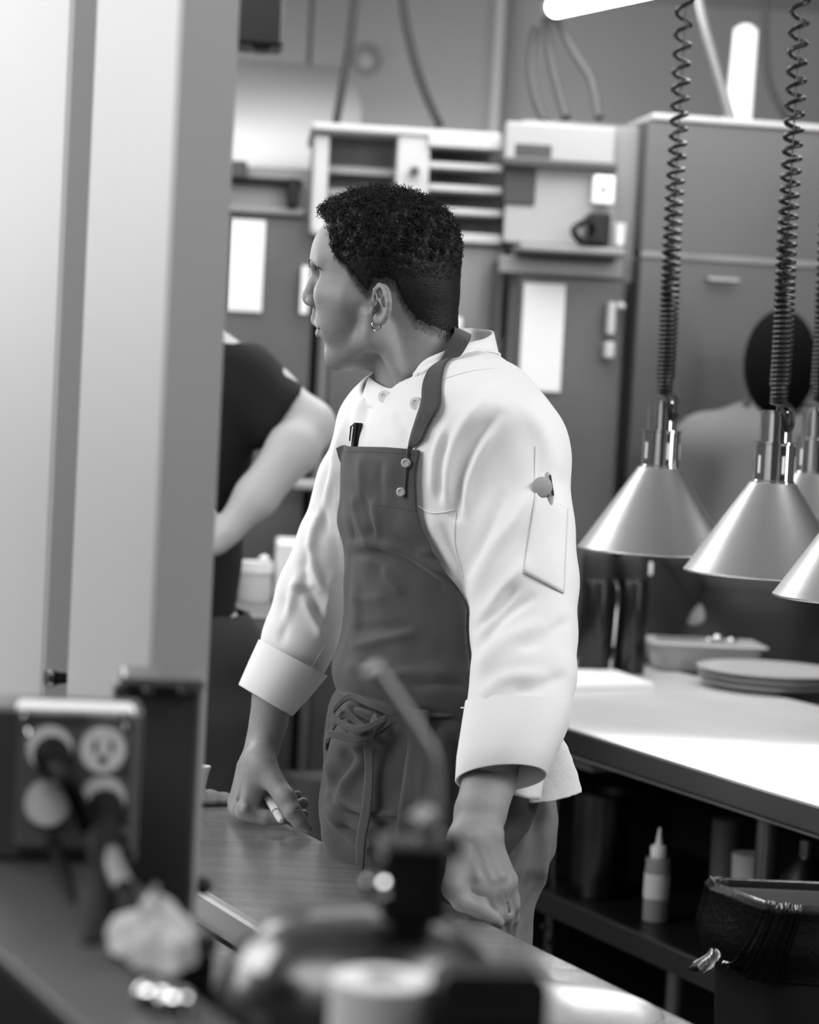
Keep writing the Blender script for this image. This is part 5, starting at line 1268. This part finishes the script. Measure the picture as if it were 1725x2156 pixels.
for i, (x, y) in enumerate(((105, 1575), (217, 1578), (100, 1690), (217, 1682))):
    q = W(x, y, Yb - .006)
    s_ = obj('socket', MB().lathe(q, [(0, -.002), (.0135, -.002), (.0152, .0005), (.0152, .004), (0, .004)], 28, -RYu), mat('socket_face', 190, .45) if i < 2 else M_vl, t)
    if i == 1:
        for dx, dz, w_, h_ in ((-.0055, .003, .0012, .004), (.0055, .003, .0012, .0034), (0, -.006, .0024, .0024)): obj('slot', MB().box(q + RXu * dx + ZZ * dz - RYu * .0042, RXu, RYu, ZZ, w_, .0006, h_, .0002), M_black, s_)
for (x, y) in ((50, 1507), (265, 1507), (265, 1535), (60, 1545), (120, 1640), (265, 1740)): obj('screw', MB().lathe(W(x, y, Yb - .008), [(0, .001), (.0035, .001), (.004, .003), (0, .005)], 14, -RYu), M_chrome, t)
def plug(px, py, pts, lab, r=.0042):
    p = W(px, py, Yb - .01); t_ = thing('power_plug', lab, 'plug', p)
    obj('plug_body', MB().tube(cr([p + RYu * .004, p - RYu * .014, p - RYu * .022 - ZZ * .006 + RXu * .002], 5), [.0125, .0125, .0125, .0125, .0125, .012, .011, .0105, .010, .009, .008][:11], 16), M_cordb, t_)
    P = cr([p - RYu * .02 - ZZ * .004] + [W(*q) for q in pts], 8); obj('cord', MB().tube(P, r, 10), M_cordb, t_)
plug(110, 1588, [(140, 1640, 1.53), (165, 1690, 1.54), (185, 1745, 1.545)], 'black plug in the upper left socket of the socket box', .006)
plug(222, 1700, [(212, 1780, 1.50), (216, 1860, 1.47), (212, 1940, 1.42), (190, 2010, 1.37)], 'large black plug in the lower right socket, its cord hanging straight', .0085)
P = cr([W(112, 1770, 1.58), W(135, 1850, 1.53), (W(160, 1950, 1.45)), W(172, 2000, 1.40), W(195, 2025, 1.36)], 8); tag(obj('extension_cable', MB().tube(P, .0052, 10), M_cordb), 'loose black cord running down the shelf left of the hanging plug cord', 'cord')
P = cr([W(262, 1880, 1.45), W(275, 1915, 1.42), W(300, 1950, 1.40)], 8); tag(obj('extension_cable', MB().tube(P, .006, 10), M_cordb), 'short black cord end poking over the crumpled cloth', 'cord')
P = cr([W(230, 1800, 1.49), W(245, 1838, 1.47), W(262, 1872, 1.45)], 8); tag(obj('cable_sleeve', MB().tube(P, .007, 12), mat('sleeve_grey', 95, .5)), 'short grey sleeve on the cord right of the big plug', 'cable')
# panel behind
t = thing('metal_box', 'dark upright steel box right of the sockets, in front of the partition', 'panel', W(330, 2000, 1.72) * [1, 1, 0] + ZZ * .87)
zt3 = W(330, 1440, 1.72)[2]; pp = W(322, 1700, 1.72)
obj('panel', MB().box(np.array([pp[0], pp[1], (zt3 + .8705) / 2]) + RYu * .03, RXu, RYu, ZZ, .0315, .03, (zt3 - .8705) / 2, .003), mat('panel_dark', 62, .5, .5, noise=(4, .15)), t)
obj('top_flange', MB().box(np.array([pp[0] + .004, pp[1], zt3 + .003]) + RYu * .02, RXu, RYu, ZZ, .030, .03, .004, .002), mat('flange', 120, .4, .8), t)
for x in (312, 385, 415): obj('screw', MB().lathe(W(x, 1452, 1.70), [(0, 0), (.004, 0), (.004, .003), (0, .004)], 14, -RYu), M_chrome, t)
obj('stud', MB().lathe(W(416, 1865, 1.73), [(0, 0), (.006, 0), (.007, .006), (0, .012)], 14, RXu), M_black, t)
# crumpled cloth
cC = Zp(318, 2022, zS); G = []
for a in np.linspace(0, 2 * PI, 72, endpoint=False):
    row = []
    for q in np.linspace(1, 0, 26):
        edge = 1 + .16 * math.sin(3 * a + 1) + .08 * math.sin(7 * a); x = math.cos(a) * q * .023 * edge; y = math.sin(a) * q * .038 * edge
        h = .032 * (1 - q * q) ** .7 * (1 + .25 * math.sin(2 * a)) + .003
        row.append(cC + np.array([x - y * .35, y, h]))
    G.append(row)
G = np.array(G).transpose(1, 0, 2); mb = MB().grid(G, wrap=True); V_ = np.array(mb.v); F_ = np.array(mb.f); N = vnormals(V_, F_); N[N[:, 2] < 0] *= -1
V_ = V_ + N * (np.abs(vnoise(V_, .017, 21)) * .010 - .003 + vnoise(V_, .006, 22) * .002)[:, None]; V_[:, 2] = np.maximum(V_[:, 2], zS + .0015)
o = make('crumpled_cloth', V_, mb.f, mat('grey_cloth', 165, .9, bump=(200, .5)), None, True, True); tag(o, 'crumpled pale cloth heaped on the raised shelf below the dark metal box', 'cloth')
for (x, y, lab) in ((318, 2108, 'left one of two small shiny domes standing for bright spots at the bottom left'), (372, 2122, 'right one of two small shiny domes standing for bright spots at the bottom left')):
    q = Zp(x, y + 10, zS + .0005); tag(obj('glint_dome', MB().lathe(q, [(.0095, 0), (.0105, .001), (.0095, .008), (.006, .012), (0, .0135)], 24), M_chrome), lab, 'glint_dome', 'small shiny domes')  # domes put in to make two bright out-of-focus spots
# round canister with valve and bent tube
YD = 1.30; cD = W(760, 2080, YD); t = thing('gas_canister', 'black domed canister with a bent metal tube and valve on top, blurred', 'canister', np.array([cD[0], cD[1], .8705]))
zD = W(760, 1912, YD)[2]; H = zD - .8705; R_ = .088
cb_ = np.array([cD[0], cD[1], .8705])
obj('tank', MB().lathe(cb_, [(0, 0), (R_ * .9, 0), (R_ * .97, .006), (R_, .02), (R_, H - .085), (R_ * .975, H - .065), (R_ * .91, H - .045), (R_ * .79, H - .025), (R_ * .6, H - .009), (R_ * .35, H - .002), (0, H)], 64), mat('tank_black', 24, .3, coat=.3), t)
st_ = W(550, 2026, YD - .066); nst = np.array([-.55, -.6, .6]); nst /= np.linalg.norm(nst); e1 = np.cross(ZZ, nst); e1 /= np.linalg.norm(e1); e2 = np.cross(nst, e1)
obj('sticker', MB().box(st_ + nst * .004, e1, e2, nst, .010, .007, .0008, .0004), M_white, t)
b_ = W(868, 1860, YD - .03)
obj('valve_block', MB().box(b_, RXu, RYu, ZZ, .018, .015, .019, .003), M_black, t)
obj('valve_cap', MB().box(b_ + ZZ * .021, RXu, RYu, ZZ, .0195, .016, .003, .002), M_ch, t)
obj('valve_stem', MB().tube([b_ - ZZ * .02, np.array([b_[0], b_[1], zD - .005])], .012, 16), M_black, t)
br = mat('nickel', 150, .45, .8)
yv = YD - .03
obj('fitting', MB().tube([W(905, 1810, yv), W(905, 1765, yv)], [.0088, .0088], 18).tube([W(906, 1765, yv), W(908, 1735, yv)], [.0066, .005], 16), br, t)
obj('fitting', MB().tube([W(870, 1740, yv - .01), W(905, 1712, yv)], [.0058, .0066], 16), br, t)
obj('tube', MB().tube(cr([W(908, 1745, yv), W(911, 1690, yv), W(910, 1640, yv), W(903, 1590, yv - .002), W(880, 1550, yv - .004), W(840, 1490, yv - .008), W(782, 1406, yv - .014)], 8), [.0052] * 49, 20), br, t)
obj('knob', MB().lathe(W(930, 1782, yv), [(0, 0), (.007, 0), (.007, .010), (0, .011)], 20, RXu), M_black, t)
obj('knob', MB().lathe(W(798, 1868, yv - .02), [(0, 0), (.0066, .001), (.0075, .005), (.0058, .009), (0, .010)], 20, (-.3, -1, 0)), M_chrome, t)
# black box and white roll in front
t = thing('black_case', 'black round-cornered case standing behind the white roll at the bottom', 'case', W(1042, 2150, 1.14) * [1, 1, 0] + ZZ * .8705)
zq = W(1042, 2052, 1.14)[2]; pq = W(1042, 2100, 1.14); out = []
for (sx, a0) in ((1, 0), (-1, 90)):
    for k in range(12):
        a = math.radians(a0 + 90 * k / 11); out.append(np.array([pq[0], pq[1], 0]) + RXu * (sx * (.027 - .009) + .009 * math.cos(a)) + ZZ * (zq - .009 + .009 * math.sin(a)))
out += [np.array([pq[0], pq[1], .8705]) - RXu * .027, np.array([pq[0], pq[1], .8705]) + RXu * .027]
obj('shell', MB().prism(out, RYu * .028), M_matt, t)
obj('face', MB().box(np.array([pq[0], pq[1], zq - .08]) - RYu * .001, RXu, RYu, ZZ, .020, .001, .06, .001), M_black, t)
cR = W(806, 2058, 1.165); bR = np.array([cR[0], cR[1], .8702]); HR = cR[2] - bR[2] 
r_ = 111 / ppm(1.165)
t = thing('paper_roll', 'upright white paper roll in the bottom centre foreground', 'paper roll', bR)
obj('roll', MB().lathe(bR, [(.012, 0), (r_ - .001, 0), (r_, .001), (r_, max(HR, .03) - .001), (r_ - .001, max(HR, .03)), (.012, max(HR, .03))], 72, closed=True), mat('roll_paper', 200, .8), t)
obj('core', MB().lathe(bR, [(.010, 0), (.012, 0), (.012, max(HR, .03) + .0005), (.010, max(HR, .03) + .0005)], 32, closed=True), mat('card_core', 185, .8), t)

# =================================================================== PEOPLE BEHIND
def figure(name, label, Y, pts, clothes, hair=None):
    pass
def P3Y(l): return [W(*q[:3]) for q in l]
# person on the left, hand on hip
M_tee = mat('black_tee', 14, .9); M_darkap = mat('dark_apron_far', 44, .85); M_skin2 = mat('skin_pale', 176, .55)
Y4 = 4.4; s4 = 1 / ppm(Y4)
f = Field((-.80, 4.02, -.01), (-.10, 4.75, 1.78), .0085)
cxp = W(345, 900, Y4)[0]
f.chain([(cxp, Y4, 1.0), (cxp, Y4, 1.15), (cxp, Y4 + .02, 1.34), (cxp, Y4 + .02, 1.42)], [.13, .13, .14, .08], .03)
f.chain([(cxp, Y4, 1.4), (cxp, Y4, 1.55)], [.055, .052], .03); f.ell((cxp, Y4 - .02, 1.63), (.075, .095, .115), .02)
f.ell((cxp, Y4 - .075, 1.565), (.035, .035, .035), .03); f.chain([(cxp, Y4 - .105, 1.655), (cxp, Y4 - .132, 1.615)], [.010, .014], .014)
for sx in (-1, 1):
    f.ell((cxp + sx * .032, Y4 - .118, 1.655), (.019, .016, .013), .012, 'cut'); f.ell((cxp + sx * .032, Y4 - .094, 1.653), (.014, .014, .013), .004); f.ell((cxp + sx * .078, Y4 - .01, 1.635), (.010, .020, .032), .008)
    f.cap((cxp, Y4 - .114, 1.582), (cxp + sx * .024, Y4 - .104, 1.582), .008, .004, .006)
f.cap((cxp - .022, Y4 - .121, 1.582), (cxp + .022, Y4 - .121, 1.582), .003, .003, .003, 'cut')
f.chain(P3Y([(440, 770, Y4, 1), (560, 830, Y4 - .03, 1), (652, 895, Y4 - .05, 1)]), [.07, .052, .044], .03)
f.chain(P3Y([(652, 895, Y4 - .05, 1), (618, 945, Y4 - .10, 1), (540, 1045, Y4 - .12, 1), (478, 1118, Y4 - .13, 1)]), [.040, .046, .038, .027], .03, 'add', .02)
hnd = P3Y([(478, 1118, Y4 - .13), (452, 1140, Y4 - .13), (430, 1150, Y4 - .13)])
f.chain(hnd, [.027, .026, .02], .01)
for (dx, dy) in ((0, -52), (-12, -22), (-14, 4), (-6, 26)): f.chain(P3Y([(452, 1128 + dy * .3, Y4 - .13), (440 + dx, 1130 + dy, Y4 - .14), (426 + dx, 1134 + dy, Y4 - .12)]), [.014, .010, .008], .008)
f.chain(P3Y([(250, 790, Y4), (200, 900, Y4), (190, 1050, Y4)]), [.06, .05, .04], .03)
for sx in (-.09, .09): f.chain([(cxp + sx, Y4, .98), (cxp + sx, Y4, .5), (cxp + sx, Y4, .1)], [.09, .06, .045], .03); f.cap((cxp + sx, Y4, .05), (cxp + sx, Y4 - .14, .04), .045, .035, .02)
f.half((0, 0, .003), (0, 0, -1)); a, b = f.mesh(); a = smooth_mesh(a, b, 2)
p1 = make('person', a, b, M_skin2, None, True, True); tag(p1, 'person in black T-shirt standing behind the partition with a hand on the hip', 'person')
f = Field((-.82, 4.0, .85), (-.10, 4.8, 1.55), .010)
f.chain([(cxp, Y4, .95), (cxp, Y4, 1.15), (cxp, Y4 + .02, 1.36), (cxp, Y4 + .02, 1.44)], [.148, .150, .160, .08], .03)
f.chain(P3Y([(400, 760, Y4), (500, 810, Y4 - .02), (590, 880, Y4 - .04)]), [.085, .078, .072], .03)
f.chain(P3Y([(270, 780, Y4), (210, 880, Y4)]), [.085, .07], .03)
nrm = W(640, 905, Y4) - W(560, 850, Y4); f.half(W(592, 893, Y4 - .04), nrm, .004, within=(W(500, 1010, Y4 - .3) , W(720, 740, Y4 + .3)))
a, b = f.mesh(); a = smooth_mesh(a, b, 2); make('t_shirt', a, b, M_tee, p1, True, True)
f = Field((-.75, 4.0, .06), (-.12, 4.8, 1.05), .012); f.chain([(cxp, Y4, 1.0), (cxp, Y4, .85)], [.160, .165], .02); f.cap((cxp - .09, Y4, .97), (cxp + .09, Y4, .97), .115, .115, .03)
for sx in (-.09, .09): f.chain([(cxp + sx, Y4, .85), (cxp + sx, Y4, .45), (cxp + sx, Y4, .12)], [.115, .09, .075], .03)
a, b = f.mesh(); a = smooth_mesh(a, b, 2); make('trousers', a, b, M_darkap, p1, True, True)
f = Field((-.7, 4.1, 1.5), (-.2, 4.7, 1.85), .008); f.ell((cxp, Y4 + .005, 1.655), (.083, .100, .11)); f.half((0, Y4 - .05, 1.62), (0, -1, -.6), .01); a, b = f.mesh(); make('hair', a, b, M_hair, p1, True, True)
# person on the right, behind the lamps
Y5 = 5.55
hx = W(1640, 760, Y5)[0]; zh = W(1640, 755, Y5)[2]; zsh = W(1640, 900, Y5)[2]
lo = (hx - .36, Y5 - .3, -.01); hi = (hx + .36, Y5 + .3, zh + .2)
f = Field(lo, hi, .012)
f.ell((hx, Y5 - .01, zh), (.074, .092, .108)); f.cap((hx, Y5 + .085, zh + .02), (hx, Y5 + .105, zh - .02), .010, .014, .014); f.chain([(hx, Y5 + .01, zh - .05), (hx, Y5 + .02, zsh - .02)], [.052, .058], .02)
f.chain([(hx, Y5, zsh - .08), (hx, Y5, .95)], [.11, .12], .03); f.chain([(hx - .15, Y5, zsh - .03), (hx + .15, Y5, zsh - .03)], [.06, .06], .04)
for s in (-1, 1):
    f.chain([(hx + s * .17, Y5, zsh - .05), (hx + s * .20, Y5 + .05, zsh - .28), (hx + s * .09, Y5 + .15, zsh - .45)], [.05, .042, .03], .02)
    f.ell((hx + s * .05, Y5 + .16, zsh - .48), (.045, .022, .032), .01)
    f.chain([(hx + s * .09, Y5, .95), (hx + s * .09, Y5, .5), (hx + s * .09, Y5, .1)], [.09, .06, .045], .03); f.cap((hx + s * .09, Y5, .045), (hx + s * .09, Y5 - .14, .04), .045, .035, .02)
f.half((0, 0, .003), (0, 0, -1)); a, b = f.mesh(); a = smooth_mesh(a, b, 2); p2 = make('person', a, b, mat('skin_dim', 120, .6), None, True, True); tag(p2, 'blurred person in a grey shirt with dark hair, standing behind the heat lamps', 'person')
f = Field((hx - .42, Y5 - .32, .84), (hx + .42, Y5 + .3, zsh + .1), .010)
f.chain([(hx, Y5, zsh - .06), (hx, Y5, zsh - .3), (hx, Y5, W(1640, 1250, Y5)[2] + .1)], [.14, .15, .15], .03); f.chain([(hx - .15, Y5, zsh - .045), (hx + .15, Y5, zsh - .045)], [.075, .075], .05)
for s in (-1, 1): f.chain([(hx + s * .17, Y5, zsh - .06), (hx + s * .205, Y5 + .05, zsh - .28), (hx + s * .10, Y5 + .15, zsh - .44)], [.073, .058, .042], .03)
f.cap((hx, Y5 - .03, zsh + .06), (hx, Y5, zsh - .01), .075, .075, .01, 'cut'); a, b = f.mesh(); a = smooth_mesh(a, b, 2); make('shirt', a, b, mat('grey_shirt', 92, .9), p2, True, True)
f = Field((hx - .3, Y5 - .3, .06), (hx + .3, Y5 + .3, 1.12), .012); f.chain([(hx, Y5, 1.0), (hx, Y5, .9)], [.15, .155], .02)
for s in (-1, 1): f.chain([(hx + s * .09, Y5, .9), (hx + s * .09, Y5, .12)], [.11, .075], .03)
a, b = f.mesh(); a = smooth_mesh(a, b, 2); make('trousers', a, b, M_ch, p2, True, True)
f = Field((hx - .2, Y5 - .2, zh - .2), (hx + .2, Y5 + .25, zh + .2), .008); f.ell((hx, Y5 - .025, zh - .012), (.084, .104, .126)); a, b = f.mesh(); make('hair', a, b, mat('hair_far', 9, 1.0, spec=.1), p2, True, True)
for o in list(bpy.data.objects):
    if '_w' in o: del o['_w']
